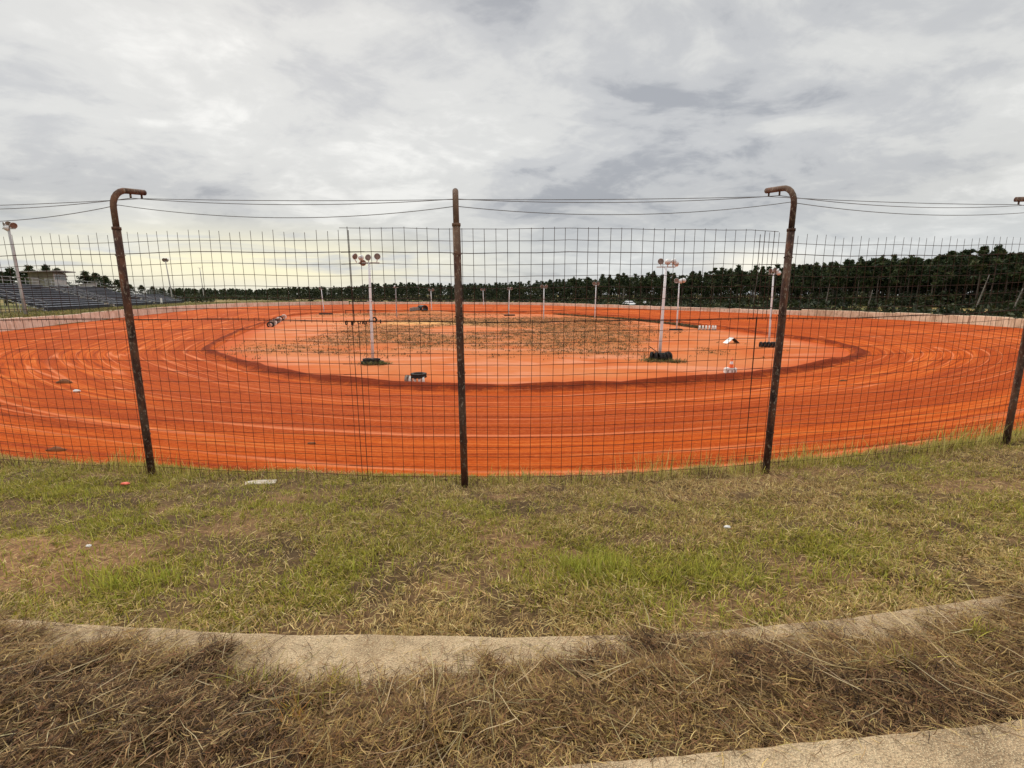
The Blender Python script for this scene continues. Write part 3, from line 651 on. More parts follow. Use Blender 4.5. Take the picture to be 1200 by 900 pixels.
def wirepanel(s0, s1, z0, z1, rows, phase, top_row, stub, off, rad=0.0031):
    """one length of welded mesh between two heights above the fence foot"""
    mb = MB(); dz = (z1 - z0) / rows; cell = 0.139
    wav = lambda s, z: 0.010 * math.sin(s * 1.1 + z * 0.7) + 0.003 * math.sin(s * 5.1 + 2)
    def pt(s, z):
        x, y = along(s); nrm = post_normal(x); p = Vector((x, y, float(fbase(x)) + z)) + nrm * (off + wav(s, z))
        p.z += 0.012 * math.sin(s * 0.9) + 0.006 * math.sin(s * 2.7 + z); return p - FO
    n = int(round((s1 - s0) / cell))
    for k in range(n + 1):
        s = s0 + phase * cell + k * cell
        if s > s1: break
        ln_ = random.uniform(-0.010, 0.010); zt_ = z1 + (stub + random.uniform(-0.02, 0.02) if stub else random.uniform(0.0, 0.02))
        zz = np.linspace(z0 - 0.02, zt_, 7)
        mb.tube([pt(s + ln_ * (z - z0), z) for z in zz], rad * (1.45 if k in (0, n, n - 1) else 1.0), 4, False)
    for j in range(rows + 1):
        if j == rows and not top_row: continue
        z = z0 + j * dz; m = max(8, int((s1 - s0) / 0.35))
        thick = 1.5 if j in (0, rows - 2) and z1 > 3 else 1.0
        mb.tube([pt(s0 - 0.06 + (s1 - s0 + 0.12) * t, z + 0.004 * math.sin(t * 40 + j)) for t in np.linspace(0, 1, m)], rad * thick, 4, False)
    mb.build('mesh_panel', M['wire'], fence)
sa, sb = s_of(-1.86), s_of(3.40)
for s0, s1, mid_panel, ph in [(s_of(-15.5), sa, False, 0.1), (sa - 0.18, sb, True, 0.35), (sb - 0.2, s_of(14), False, 0.0)]:
    wirepanel(s0, s1, 2.14, 3.26, 8, ph, mid_panel, 0.0 if mid_panel else -0.03, 0.012)
    wirepanel(s0 - (0.06 if mid_panel else 0), s1 - 0.05, -0.03, 2.15, 16, ph + 0.45, True, 0.0, 0.004)

# ------------------------------------------------------------------ walls round the outside
def wall(name, t0, t1, height, label, mat, joint=6.0, cap=False):
    """runs along the outer edge between two angles (degrees from the middle of the oval)"""
    th = np.radians(np.linspace(t0, t1, 400)); q = np.arctan2(Ot[:, 1] - ctr[1], Ot[:, 0] - ctr[0]); q = np.where(q < -np.pi / 2 - 1e-6, q + 2 * np.pi, q)
    od = np.argsort(q); xs = np.interp(th, q[od], Ot[od, 0]); ys = np.interp(th, q[od], Ot[od, 1])
    P_ = np.stack([xs, ys], 1); L_ = np.concatenate([[0], np.cumsum(np.linalg.norm(np.diff(P_, axis=0), axis=1))])
    n = max(1, round(L_[-1] / joint)); joint = L_[-1] / n; root = empty(name, (P_[0][0], P_[0][1], 1.7)); tag(root, label, 'wall', 'concrete walls round the track')
    org = Vector((P_[0][0], P_[0][1], 1.7)); mb = MB()
    for i in range(n):
        a0, a1 = i * joint, (i + 1) * joint - 0.05; hh = height * (1 + random.uniform(-0.07, 0.07)); of = random.uniform(-0.05, 0.05)
        ss = np.linspace(a0, a1, 4); X_ = np.interp(ss, L_, P_[:, 0]); Y_ = np.interp(ss, L_, P_[:, 1]); vs_ = []
        for x_, y_ in zip(X_, Y_):
            o_ = Vector((x_ - ctr[0], y_ - ctr[1], 0)).normalized()
            for d_, z_ in ((of - 0.04, -0.5), (of + 0.0, hh - 0.04), (of + 0.04, hh), (of + 0.28, hh), (of + 0.30, -0.5)):
                vs_.append(Vector((x_, y_, 1.7 + z_)) + o_ * d_ - org)
        fs_ = [(k * 5 + j, k * 5 + j + 1, (k + 1) * 5 + j + 1, (k + 1) * 5 + j) for k in range(3) for j in range(4)] + [(0, 1, 2, 3, 4), (19, 18, 17, 16, 15)]
        mb.add(vs_, fs_)
    mb.build('concrete_panels', mat, root); return root
wall('track_wall', -50, 4.25, 0.95, 'stained brown and white concrete wall on the right side of the track', M['wall_right'], 5.0)
wall('track_wall', 4.35, 118.4, 0.75, 'long low pale concrete wall along the far end below the pine wood', M['wall_far'], 6.0)
wall('track_wall', 118.6, 232, 1.05, 'pale concrete wall on the left below the grandstand', M['wall_left'], 6.0)

# ------------------------------------------------------------------ grandstands and booth on the left
SA = Vector((-56.2, 58.6, 2.75)); SDIR = Vector((-30, 70, 0)).normalized(); SBK = Vector((-SDIR.y, SDIR.x, 0)); srot = math.atan2(SDIR.y, SDIR.x)
def stand(s0, s1, rows, label, rise=0.265, tread=0.72):
    o = empty('grandstand', SA + SDIR * s0, srot); tag(o, label, 'grandstand', 'aluminium grandstands')
    Ln = s1 - s0; H0 = 0.75
    for r in range(rows):
        m = MB(); y = r * tread; z = H0 + r * rise
        m.box((Ln / 2, y, z + 0.02), (Ln, 0.26, 0.05)); m.build('bench', M['alu'], o)
        m = MB(); m.box((Ln / 2, y - 0.36, z - 0.40), (Ln, 0.30, 0.04)); m.box((Ln / 2, y - 0.10, z - 0.20), (Ln - 0.2, 0.02, 0.32)); m.build('footboard', M['dark'], o)  # footboards and risers coloured near-black to paint the shade between bench rows
    m = MB()
    for k in range(int(Ln / 2) + 1):
        x = 0.1 + k * (Ln - 0.2) / int(Ln / 2); yb = (rows - 1) * tread; zb = H0 + (rows - 1) * rise
        m.tube([(x, -0.5, 0.22), (x, yb + 0.3, zb - 0.16)], 0.045, 5)
        for r in range(0, rows, 3): m.tube([(x, r * tread, -0.3), (x, r * tread, H0 + r * rise - 0.1)], 0.035, 5)
    m.build('frame', M['galv'], o)
    m = MB(); yb = (rows - 1) * tread + 0.32; zb = H0 + (rows - 1) * rise
    for k in range(int(Ln / 2) + 1):
        x = k * Ln / int(Ln / 2); m.tube([(x, yb, zb - 0.2), (x, yb, zb + 1.0)], 0.03, 5)
    for hz in (0.5, 1.0): m.tube([(0, yb, zb + hz), (Ln, yb, zb + hz)], 0.025, 5)
    m.build('back_rail', M['galv'], o)
    for x in (-0.05, Ln + 0.05):
        m = MB()
        for hz in (0.35, 0.9): m.tube([(x, -0.4, 0.45 + hz), (x, yb, zb + hz)], 0.028, 5)
        for k in range(6): m.tube([(x, -0.4 + k * (yb + 0.4) / 5, 0.3 + k * (zb - 0.3) / 5), (x, -0.4 + k * (yb + 0.4) / 5, 0.45 + 0.9 + k * (zb - 0.45) / 5)], 0.028, 5)
        m.build('side_rail', M['railgrey'], o)
    m = MB(); m.box((Ln / 2, -0.42, 0.36), (Ln, 0.05, 0.34)); m.build('fascia', M['dark'], o)
    return o
stand(0, 22, 12, 'near grandstand of grey aluminium benches behind the tall leaning light pole')
stand(24, 47, 12, 'middle grandstand of grey aluminium benches below the press box')
stand(48.5, 74, 7, 'far low grandstand of grey benches with fewer rows')
pb = empty('press_box', SA + SDIR * 30 + SBK * 9.3 + Vector((0, 0, 2.9)), srot); tag(pb, 'raised press box with flat roof and dark window above the benches', 'press box')
m = MB(); m.box((2.4, 1.6, 1.5), (4.8, 3.2, 3.0)); m.build('wall', M['boxgreen'], pb)
m = MB(); m.box((2.4, -0.03, 0.85), (4.7, 0.06, 1.7)); m.box((0.2, -0.03, 2.2), (0.3, 0.06, 1.0)); m.box((4.6, -0.03, 2.2), (0.2, 0.06, 1.0)); m.build('front_panel', M['boxwhite'], pb)
m = MB(); m.box((2.4, -0.02, 2.2), (4.1, 0.03, 0.95)); w = m.build('window', M['glass'], pb)
m = MB()
m.box((2.4, -0.045, 2.69), (4.2, 0.03, 0.06)); m.box((2.4, -0.045, 1.72), (4.2, 0.03, 0.06)); m.box((2.4, -0.045, 2.2), (0.07, 0.03, 0.92))
m.build('window_frame', M['boxwhite'], w)
m = MB(); m.box((2.2, 1.2, 3.1), (6.4, 5.0, 0.16), Matrix.Rotation(R(-3), 3, 'X')); m.build('roof', M['roofm'], pb)
for x in (0.1, 2.4, 4.7):
    for y in (0.1, 3.1): m = MB(); m.tube([(x, y, -3.2), (x, y, 0.1)], 0.09, 6); m.build('leg', M['galv'], pb)
m = MB(); m.box((-0.03, 2.3, 1.05), (0.05, 0.9, 2.0)); m.build('door', M['roofm'], pb)
sbx = empty('booth', SA + SDIR * 45.5 + SBK * 9.2 + Vector((0, 0, 2.7)), srot); tag(sbx, 'small white booth with a dark sloping roof at the far grandstand top', 'booth')
m = MB(); m.box((1.2, 0.9, 0.6), (2.4, 1.8, 1.8)); m.build('wall', M['boxwhite'], sbx)
m = MB(); m.box((1.2, 0.9, 1.58), (2.9, 2.4, 0.14), Matrix.Rotation(R(-8), 3, 'X')); m.build('roof', M['roofm'], sbx)
m = MB(); m.box((1.2, -0.02, 0.9), (1.5, 0.05, 0.6)); m.build('window', M['glass'], sbx)
for x in (0.1, 2.3):
    for y in (0.1, 1.7): m = MB(); m.tube([(x, y, -3.0), (x, y, -0.2)], 0.08, 6); m.build('leg', M['galv'], sbx)
p = at(193, 357.5, 2.85); sb_ = empty('sign_board', p + Vector((-2.0, 2.0, 0)), srot); tag(sb_, 'small blank white board on two posts by the far grandstand', 'board')
m = MB(); m.box((0, 0, 0.95), (1.3, 0.06, 1.0)); m.build('panel', M['white'], sb_)
for x in (-0.55, 0.55): m = MB(); m.tube([(x, 0.06, -0.2), (x, 0.06, 1.4)], 0.05, 6); m.build('post', M['galv'], sb_)
# ------------------------------------------------------------------ light poles
def light_pole(px, py_base, z, py_top, lamps, label, r=0.10, mat='polewhite', bar=None, px_top=None, y=None, size=0.30, mark=False):
    b = at(px, py_base, z) if y is None else atd(px, y, z)
    H = topz(py_top, b.y) - z
    o = empty('light_pole', b); tag(o, label, 'light pole', 'floodlight poles')
    lean = 0.0
    if px_top is not None: lean = atd(px_top, b.y, z + H).x - b.x
    m = MB(); m.tube([(lean * t, 0, -0.3 + (H + 0.3) * t) for t in (0, 0.33, 0.66, 1)], [r, r * 0.9, r * 0.8, r * 0.7], 10); m.build('pole', M[mat], o, True)
    if bar:
        m = MB(); m.box((lean + (bar[0] + bar[1]) / 2, 0, H), (bar[1] - bar[0], 0.08, 0.08)); m.build('crossbar', M['galv'], o)
    if mark:
        m = MB(); m.box((lean * 0.62, -0.05, H * 0.62), (0.5, 0.06, 0.06)); m.build('bracket', M['galv'], o)
    for lx, lz, yaw, tilt in lamps:
        # floodlight: bowl, rim and glass, facing along local -y then turned
        mt = Matrix.Translation((lean + lx, 0, H + lz)) @ Matrix.Rotation(R(yaw), 4, 'Z') @ Matrix.Rotation(R(90 + tilt), 4, 'X')
        m = MB(); k = size
        m.lathe([(0.02 * k, -1.05 * k), (0.45 * k, -1.0 * k), (0.75 * k, -0.6 * k), (0.98 * k, -0.1 * k), (1.06 * k, 0.0), (1.06 * k, 0.08 * k), (0.98 * k, 0.08 * k)], 16, mt)
        m.tube([mt @ Vector((0, 0, -0.9 * k)), Vector((lean + lx * 0.9, 0, H + 0.02))], 0.035, 6)
        l = m.build('lamp', M['lampshell'], o, True)
        m = MB(); m.lathe([(0.005, 0.02 * k), (0.5 * k, 0.05 * k), (0.99 * k, 0.04 * k)], 16, mt); m.build('lens', M['lampglass'], l, True)
    return o
light_pole(31, 371, 2.75, 268, [(-0.35, 0.35, -30, 10), (0.1, 0.4, 20, 10), (0.55, 0.3, 70, 15), (-0.1, 0.05, 150, 10)], 'tall grey light pole in front of the near grandstand', 0.16, 'galv', (-0.6, 0.7), 10, size=0.30)
light_pole(203, 0, 2.7, 306, [(-0.35, 0.3, 20, 10), (0.35, 0.3, -20, 10)], 'slim light pole with two lamps behind the far grandstand', 0.17, 'galv', (-0.5, 0.5), 194, y=137, size=0.5)
light_pole(240, 0, 2.4, 314, [], 'bare grey pole with only a short crossbar beyond the left wall', 0.14, 'galv', (-0.7, 0.7), 234, y=165)
light_pole(437, 424, 0.0, 308, [(-1.0, 0.45, 60, 15), (-0.55, 0.35, 150, 5), (-0.05, 0.38, -8, -10), (0.62, 0.45, 10, -5), (-0.45, 0.0, 20, 20)], 'tall white pole with five floodlights standing in black tyres left of the middle post', 0.12, 'polewhite', (-0.75, 0.75), 432.5, size=0.22, mark=True)
light_pole(772.5, 421, 0.0, 313, [(-0.42, 0.42, -10, -8), (0.12, 0.38, 165, 5), (0.58, 0.42, 110, 10), (0.75, 0.25, 200, 20)], 'tall white pole with floodlights in a ring of standing tyres', 0.135, 'polewhite', (-0.7, 0.7), 780.5, size=0.22)
light_pole(793, 385.5, 0.0, 331, [(-0.4, 0.25, -10, 0), (0.25, 0.2, 100, 0), (0.6, 0.3, 170, 5)], 'white pole with floodlights behind the ring of standing tyres', 0.12, 'polewhite', (-0.6, 0.7), 796, size=0.34)
light_pole(901, 404, 0.0, 321, [(-0.3, 0.3, -70, 8), (0.1, 0.35, 0, 0), (0.45, 0.3, 60, 8), (0.5, 0.1, 170, 0)], 'white light pole beside the right bent fence post', 0.10, 'polewhite', (-0.5, 0.55), 906.5, size=0.22)
for px, pb_, pt, tx_, lamps, lab in [
    (380, 367, 339, 376.5, [(-0.35, 0.3, -20, 10)], 'single lamp white pole at the left end of the infield'),
    (465, 372, 337, 463.5, [(0.0, 0.2, 100, 10)], 'white pole with one edge-on lamp left of the black pipe'),
    (506, 0, 341, 505, [(-0.5, 0.3, -20, 5), (0.55, 0.3, 20, 5)], 'twin lamp pole directly behind the black pipe'),
    (567, 363, 340.5, 566, [(-0.5, 0.3, -15, 5), (0.5, 0.3, 15, 5)], 'twin lamp white pole just right of the middle fence post'),
    (596, 369, 339.5, 597, [(-0.25, 0.25, -20, 5), (0.5, 0.3, 40, 5)], 'twin lamp white pole above a small tyre heap in the infield'),
    (637, 374, 337.5, 637.5, [(-0.4, 0.3, -15, 5), (0.45, 0.3, 25, 5)], 'twin lamp white pole left of the dark berm'),
    (697, 373, 334, 698.5, [(-0.4, 0.3, -15, 5), (0.4, 0.3, 15, 5)], 'twin lamp white pole standing on the dark berm')]:
    light_pole(px, pb_ if pb_ else 366, 0.0, pt, lamps, lab, 0.13, 'polewhite', (-0.6, 0.6), tx_, size=0.36)

# ------------------------------------------------------------------ tyres and odd things on the infield
def tyre_mesh(ro=0.33, w=0.2):
    m = MB(); ri = ro * 0.60
    prof = [(ri, -w * 0.38), (ro * 0.82, -w * 0.5), (ro * 0.96, -w * 0.42), (ro, -w * 0.25), (ro, -w * 0.06), (ro * 0.975, -w * 0.05), (ro * 0.975, w * 0.05), (ro, w * 0.06), (ro, w * 0.25), (ro * 0.96, w * 0.42), (ro * 0.82, w * 0.5), (ri, w * 0.38), (ri * 1.12, w * 0.2), (ri * 1.12, -w * 0.2)]
    m.lathe(prof, 28, None, True)
    for k in range(28):
        q = 2 * math.pi * k / 28
        for s_ in (-1, 1): m.box((ro * 0.998 * math.cos(q), ro * 0.998 * math.sin(q), s_ * w * 0.3), (0.03, 0.035, w * 0.26), Matrix.Rotation(q, 3, 'Z'))
    return m
tyre_data = {}
def tyre(p, label, mat='tyre', group='old tyres on the infield', flat=False, yaw=0.0, tilt=0.0, sc=1.0, sink=0.0):
    if mat not in tyre_data:
        o = tyre_mesh().build('tyre', M[mat], None, True); tyre_data[mat] = o.data
    else:
        o = bpy.data.objects.new('tyre', tyre_data[mat]); col.objects.link(o)
    tag(o, label, 'tyre', group); h = (0.1 if flat else 0.33) * sc
    o.rotation_mode = 'XYZ'
    o.matrix_world = Matrix.Translation(Vector(p) + Vector((0, 0, h - sink))) @ Matrix.Rotation(yaw, 4, 'Z') @ Matrix.Rotation(0 if flat else R(90) + tilt, 4, 'X') @ Matrix.Scale(sc, 4)
    return o
# ring of standing tyres round the right-hand pole
c = at(772.5, 422, 0)
for k, (ox, oy, yw) in enumerate([(-0.62, -0.1, 60), (-0.38, -0.32, 80), (-0.08, -0.40, 95), (0.20, -0.40, 85), (0.45, -0.28, 100), (0.66, -0.05, 120)]):
    tyre(c + Vector((ox, oy, 0)), 'black tyre standing on edge in the ring round the tall right-hand light pole', yaw=R(yw), sc=1.1, sink=0.08, group='tyres round the right-hand pole')
m = MB(); m.box((0, 0, 0), (0.85, 0.12, 0.05)); o = m.build('plank', M['black'], None); o.location = c + Vector((-0.52, -0.15, 0.84)); o.rotation_euler = (0, R(35), 0); tag(o, 'black board leaning on the ring of standing tyres', 'board')
# heap round the left-hand pole
c = at(436.5, 426, 0)
for ox, oy, oz in [(-0.45, -0.15, 0), (0.12, -0.25, 0), (0.5, 0.05, 0)]:
    tyre(c + Vector((ox, oy, oz)), 'black tyre lying flat at the foot of the five lamp pole', flat=True, yaw=ox, group='tyres round the left-hand pole')
for ox, oy in [(-0.33, -0.1), (0.28, -0.1)]:
    tyre(c + Vector((ox, oy, 0.19)), 'black tyre lying on the lower tyres of the five lamp pole', flat=True, yaw=ox * 3, group='upper tyres round the left-hand pole')
# white bottomed heap near the track edge
c = at(487, 448, 0)
for k, ox in enumerate((-0.28, -0.02, 0.24, 0.46)):
    tyre(c + Vector((ox, -0.05 * k, 0)), 'white painted tyre in the row under the big black tyre', 'tyrewhite', 'white tyres under the black tyre', yaw=R(90 + 6 * k), sc=0.75, sink=0.12)
tyre(c + Vector((-0.50, 0.1, 0)), 'dusty grey tyre at the left end of the white tyre row', 'tyregrey', yaw=R(80), sc=0.8, sink=0.12)
tyre(c + Vector((0.18, 0.05, 0.27)), 'big black tyre lying on top of a row of white tyres', 'tyre', flat=True, sc=1.35)
# right pole base row, second pole base
c = at(899, 407, 0)
for ox in (-0.62, -0.25, 0.1, 0.45, 0.75): tyre(c + Vector((ox, 0, 0)), 'black tyre in the short row at the foot of the pole beside the bent post', yaw=R(85), sc=0.95, sink=0.1, group='tyres at the right pole foot')
c = at(792, 387, 0)
for ox in (-0.65, -0.1, 0.5): tyre(c + Vector((ox, -0.2, 0)), 'black tyre lying at the foot of the pole behind the tyre ring', flat=True, sc=1.1, group='tyres at the rear pole foot')
c = at(829, 387, 0)
for ox in (-1.1, -0.65, -0.2, 0.25, 0.7, 1.05): tyre(c + Vector((ox, -0.1 * ox, 0)), 'white painted tyre in the row at the near end of the dark berm', 'tyrewhite', 'white tyres at the berm end', yaw=R(75), sc=1.15, sink=0.1)
# rows of tyres far left
for k in range(9):
    px, py = 317 + k * 2.0, 383.2 - k * 1.25; dk = ('tyregrey', 'tyre', 'tyrewhite')[(k * 5 + 1) % 3]
    tyre(at(px, py, 0), {'tyregrey': 'dusty grey', 'tyre': 'black', 'tyrewhite': 'white painted'}[dk] + ' tyre in the line along the left infield edge', dk, 'tyres along the left infield edge', yaw=R(20), sc=1.5, sink=0.15)
for px, py, s_ in [(406, 380.5, 1), (413, 381, 1), (421, 379.5, .9), (425, 379.7, .9), (428, 380, 1), (434, 378, 1.1), (439, 377.5, 1.5), (446, 379, 1.1)]:
    tyre(at(px, py, 0), 'black tyre in the scattered line behind the five lamp pole', 'tyre', 'scattered tyres behind the left-hand pole', yaw=px * 0.3, sc=s_, sink=0.05)
for ox in (-0.8, 0.1, 0.8): tyre(at(597, 370, 0) + Vector((ox, 0, 0)), 'black tyre in the small heap under the twin lamp pole', 'tyre', 'tyres under the twin lamp pole', flat=True, sc=1.6)
for ox in (-1.0, 0.2, 1.4): tyre(at(381, 368.5, 0) + Vector((ox, 0, 0)), 'black tyre at the foot of the single lamp pole far left', 'tyre', 'tyres under the single lamp pole', flat=True, sc=1.7)
# pipe rail on posts
c = at(405, 367.5, 0); c2 = at(440, 367, 0); o = empty('pipe_rail', c); tag(o, 'low black pipe rail on short posts at the back of the infield', 'rail')
d_ = c2 - c; m = MB(); m.tube([(0, 0, 0.85), (d_.x, d_.y, 0.85)], 0.11, 6); m.build('rail', M['black'], o)
for k in range(5):
    m = MB(); m.tube([(d_.x * k / 4, d_.y * k / 4, -0.1), (d_.x * k / 4, d_.y * k / 4, 0.85)], 0.08, 6); m.build('post', M['black'], o)
# black culvert pipe lying on the grassy mound
o = empty('culvert_pipe', (-23.2, 130.0, 0.45)); tag(o, 'large black corrugated pipe lying on a grassy mound with open end facing', 'pipe')
m = MB(); mt = Matrix.Translation((0, 0, 0.85)) @ Matrix.Rotation(R(25), 4, 'Z') @ Matrix.Rotation(R(90), 4, 'X')
m.lathe([(0.72, 0.0)] + [(0.82 + 0.06 * (k % 2), -0.12 * k) for k in range(40)] + [(0.72, -4.8)], 24, mt); m.lathe([(0.72, -4.8), (0.72, 0.0)], 24, mt); m.build('shell', M['plastic'], o)
m = MB(); mt2 = mt; m.lathe([(0.80, -0.05), (0.92, -0.05), (0.92, 0.05), (0.72, 0.05)], 24, mt2); m.build('collar', M['black'], o)
o = MB(); o.box((0, 0, 0.45), (2.6, 1.4, 0.9), Matrix.Rotation(0.05, 3, 'Y')); o.box((0.2, 0, 0.98), (1.6, 1.0, 0.25)); o = o.build('block', M['tyregrey'], None); o.location = (-26.2, 131.5, 0.55); o.rotation_euler = (0, 0, 0.3); tag(o, 'grey slab heap left of the large black pipe', 'block')
# white box with a road cone
c = at(855.5, 437, 0); o = empty('barrier_block', c); tag(o, 'white plastic barrier block under the orange cone at the track edge', 'barrier')
m = MB(); m.box((0, 0, 0.16), (0.72, 0.34, 0.30)); m.box((0, 0, 0.33), (0.60, 0.26, 0.05)); m.build('body', M['white'], o)
m = MB()
for x in (-0.22, 0.05, 0.26): m.box((x, -0.18, 0.12), (0.08, 0.03, 0.16))
m.build('slots', M['tyregrey'], o)
o = empty('traffic_cone', c + Vector((0.05, 0, 0.36))); tag(o, 'orange and white traffic cone standing on the white block', 'cone')
m = MB(); m.box((0, 0, 0.02), (0.32, 0.32, 0.04)); m.build('base', M['orange'], o)
m = MB(); m.lathe([(0.13, 0.04), (0.105, 0.22)], 16); m.lathe([(0.078, 0.40), (0.03, 0.66), (0.0, 0.665)], 16); m.build('body', M['orange'], o, True)
m = MB(); m.lathe([(0.107, 0.22), (0.080, 0.40)], 16); m.build('collar', M['white'], o, True)
# folded A-shaped board
c = at(857, 402, 0); o = empty('folding_board', c, 0.25); tag(o, 'tent shaped folding board, one side white and one black, on the infield', 'board')
m = MB(); m.box((-0.38, 0, 0.28), (0.95, 0.7, 0.04), Matrix.Rotation(R(-36), 3, 'Y')); m.build('panel', M['white'], o)
m = MB(); m.box((0.36, 0, 0.29), (0.92, 0.7, 0.04), Matrix.Rotation(R(38), 3, 'Y')); m.build('panel', M['black'], o)
m = MB(); m.tube([(-0.02, -0.4, 0.57), (-0.02, 0.4, 0.57)], 0.03, 6); m.build('hinge', M['galv'], o)
# far vehicle and barrel behind the wall
c = Vector((30.3, 126.5, 1.85)); o = empty('parked_car', c, R(15)); tag(o, 'white car parked behind the far wall in front of the pines', 'car')
m = MB()
secs = [(-2.1, 0.80, 0.45, 0.75), (-1.9, 0.86, 0.35, 0.92), (-0.9, 0.88, 0.3, 0.98), (1.0, 0.88, 0.3, 0.98), (1.9, 0.86, 0.35, 0.95), (2.15, 0.8, 0.45, 0.8)]
vs_ = []
for y, w, z0, z1 in secs: vs_ += [(-w, y, z0), (w, y, z0), (w, y, z1 - 0.08), (w * 0.9, y, z1), (-w * 0.9, y, z1), (-w, y, z1 - 0.08)]
fs_ = [(i * 6 + k, i * 6 + (k + 1) % 6, (i + 1) * 6 + (k + 1) % 6, (i + 1) * 6 + k) for i in range(5) for k in range(6)] + [(5, 4, 3, 2, 1, 0), tuple(range(30, 36))]
m.add(vs_, fs_); m.build('body', M['carpaint'], o, True)
def frus(m, w0, w1, y0, y1, y2, y3, z0, z1): m.add([(-w0, y0, z0), (w0, y0, z0), (w0, y1, z0), (-w0, y1, z0), (-w1, y2, z1), (w1, y2, z1), (w1, y3, z1), (-w1, y3, z1)], [(0, 1, 5, 4), (1, 2, 6, 5), (2, 3, 7, 6), (3, 0, 4, 7), (4, 5, 6, 7)])
m = MB(); frus(m, 0.80, 0.64, -1.0, 1.7, -0.45, 1.1, 0.95, 1.40); m.build('windows', M['glass'], o)
m = MB(); frus(m, 0.68, 0.58, -0.55, 1.2, -0.35, 1.0, 1.36, 1.50)
for sx2 in (-1, 1):
    for y0, y1 in ((-1.02, -0.47), (1.72, 1.12), (0.3, 0.3)): m.tube([(sx2 * 0.81, y0, 0.95), (sx2 * 0.655, y1, 1.41)], 0.05, 5)
m.build('roof', M['carpaint'], o)
for x in (-0.80, 0.80):
    for y in (-1.35, 1.35):
        m = MB(); m.lathe([(0.05, -0.1), (0.3, -0.1), (0.33, -0.06), (0.33, 0.06), (0.3, 0.1), (0.05, 0.1)], 16, Matrix.Translation((x, y, 0.33)) @ Matrix.Rotation(R(90), 4, 'Y')); m.build('wheel', M['tyre'], o)
for x in (-0.62, 0.62):
    m = MB(); m.box((x, -2.1, 0.68), (0.3, 0.1, 0.14)); m.build('headlight', M['lampshell'], o)
o = empty('barrel', atd(755, 124, 1.9)); tag(o, 'white barrel standing behind the far wall right of the parked car', 'barrel')
m = MB(); m.lathe([(0.0, 0), (0.36, 0.0), (0.38, 0.05), (0.38, 0.45), (0.40, 0.48), (0.38, 0.51), (0.38, 0.95), (0.40, 0.98), (0.38, 1.02), (0.38, 1.4), (0.34, 1.42), (0, 1.42)], 18); m.build('body', M['white'], o, True)
m = MB(); m.lathe([(0.0, 1.46), (0.36, 1.46), (0.38, 1.43), (0.38, 1.40)], 18); m.build('lid', M['lampshell'], o)

# clods and scraps on the track and the bank
def lump(name, p, size, mat, label, cat, seed, flat=0.45):
    m = MB(); nl, nr = 10, 14; vs_ = []
    for i in range(nl + 1):
        a_ = math.pi * i / nl
        for k in range(nr):
            q = 2 * math.pi * k / nr; r_ = 0.6 + 0.8 * float(fbm(np.array(2 + 2 * math.cos(q) * math.sin(a_) + seed), np.array(2 + 2 * math.sin(q) * math.sin(a_) + 3 * math.cos(a_)), 3, seed))
            vs_.append((size * r_ * math.sin(a_) * math.cos(q), size * 0.6 * r_ * math.sin(a_) * math.sin(q), size * flat * r_ * math.cos(a_)))
    fs_ = [(i * nr + k, i * nr + (k + 1) % nr, (i + 1) * nr + (k + 1) % nr, (i + 1) * nr + k) for i in range(nl) for k in range(nr)]
    m.add(vs_, fs_); o = m.build(name, M[mat], None, mat == 'clod'); o.location = p; tag(o, label, cat); return o
def track_z(px, py):
    z = 1.0
    for _ in range(12):
        p = at(px, py, z); q = np.argmin(np.hypot(pos[..., 0] - p.x, pos[..., 1] - p.y)); z = float(zt.reshape(-1)[q])
    return Vector((p.x, p.y, z))
lump('clod', track_z(75, 449), 0.36, 'clod', 'dark clod of earth on the track left of the leaning fence post', 'clod', 3)
lump('clod', track_z(66, 528), 0.19, 'clod', 'dark clod of earth on the track near the bottom left of the fence', 'clod', 4)
lump('clod', track_z(365, 520), 0.10, 'clod', 'small dark clod on the track between the left and middle posts', 'clod', 5)
lump('clod', track_z(988, 446.5), 0.2, 'clod', 'dark clod on the track right of the right bent post', 'clod', 6)
lump('litter', track_z(90, 459.5) + Vector((0, 0, 0.05)), 0.14, 'paper', 'white scrap of litter lying on the orange track', 'litter', 8)
def bank_pt(px, py):
    z = 2.8
    for _ in range(12):
        p = at(px, py, z); z = float(bank_z(np.array(p.x), np.array(p.y)))
    return Vector((p.x, p.y, z))
lump('litter', bank_pt(105, 646) + Vector((0, 0, 0.05)), 0.022, 'paper', 'crumpled white paper scrap in the grass by the bare patch', 'litter', 9)
lump('litter', bank_pt(852, 623) + Vector((0, 0, 0.05)), 0.032, 'paper', 'crumpled white paper in the straw right of the middle', 'litter', 10)
lump('litter', bank_pt(147, 571) + Vector((0, 0, 0.05)), 0.055, 'redlit', 'red plastic scrap in the grass below the left post', 'litter', 11, 0.3)
o = MB(); o.box((0, 0, 0), (0.24, 0.10, 0.03)); o.box((-0.19, 0.01, -0.01), (0.13, 0.08, 0.03), Matrix.Rotation(0.3, 3, 'Z')); o = o.build('broken_slab', M['plank'], None)
o.location = bank_pt(312, 566.5) + Vector((0, 0, 0.012)); o.rotation_euler = (0.15, 0.05, 0.2); tag(o, 'broken pale slab lying in the grass at the fence foot', 'slab')

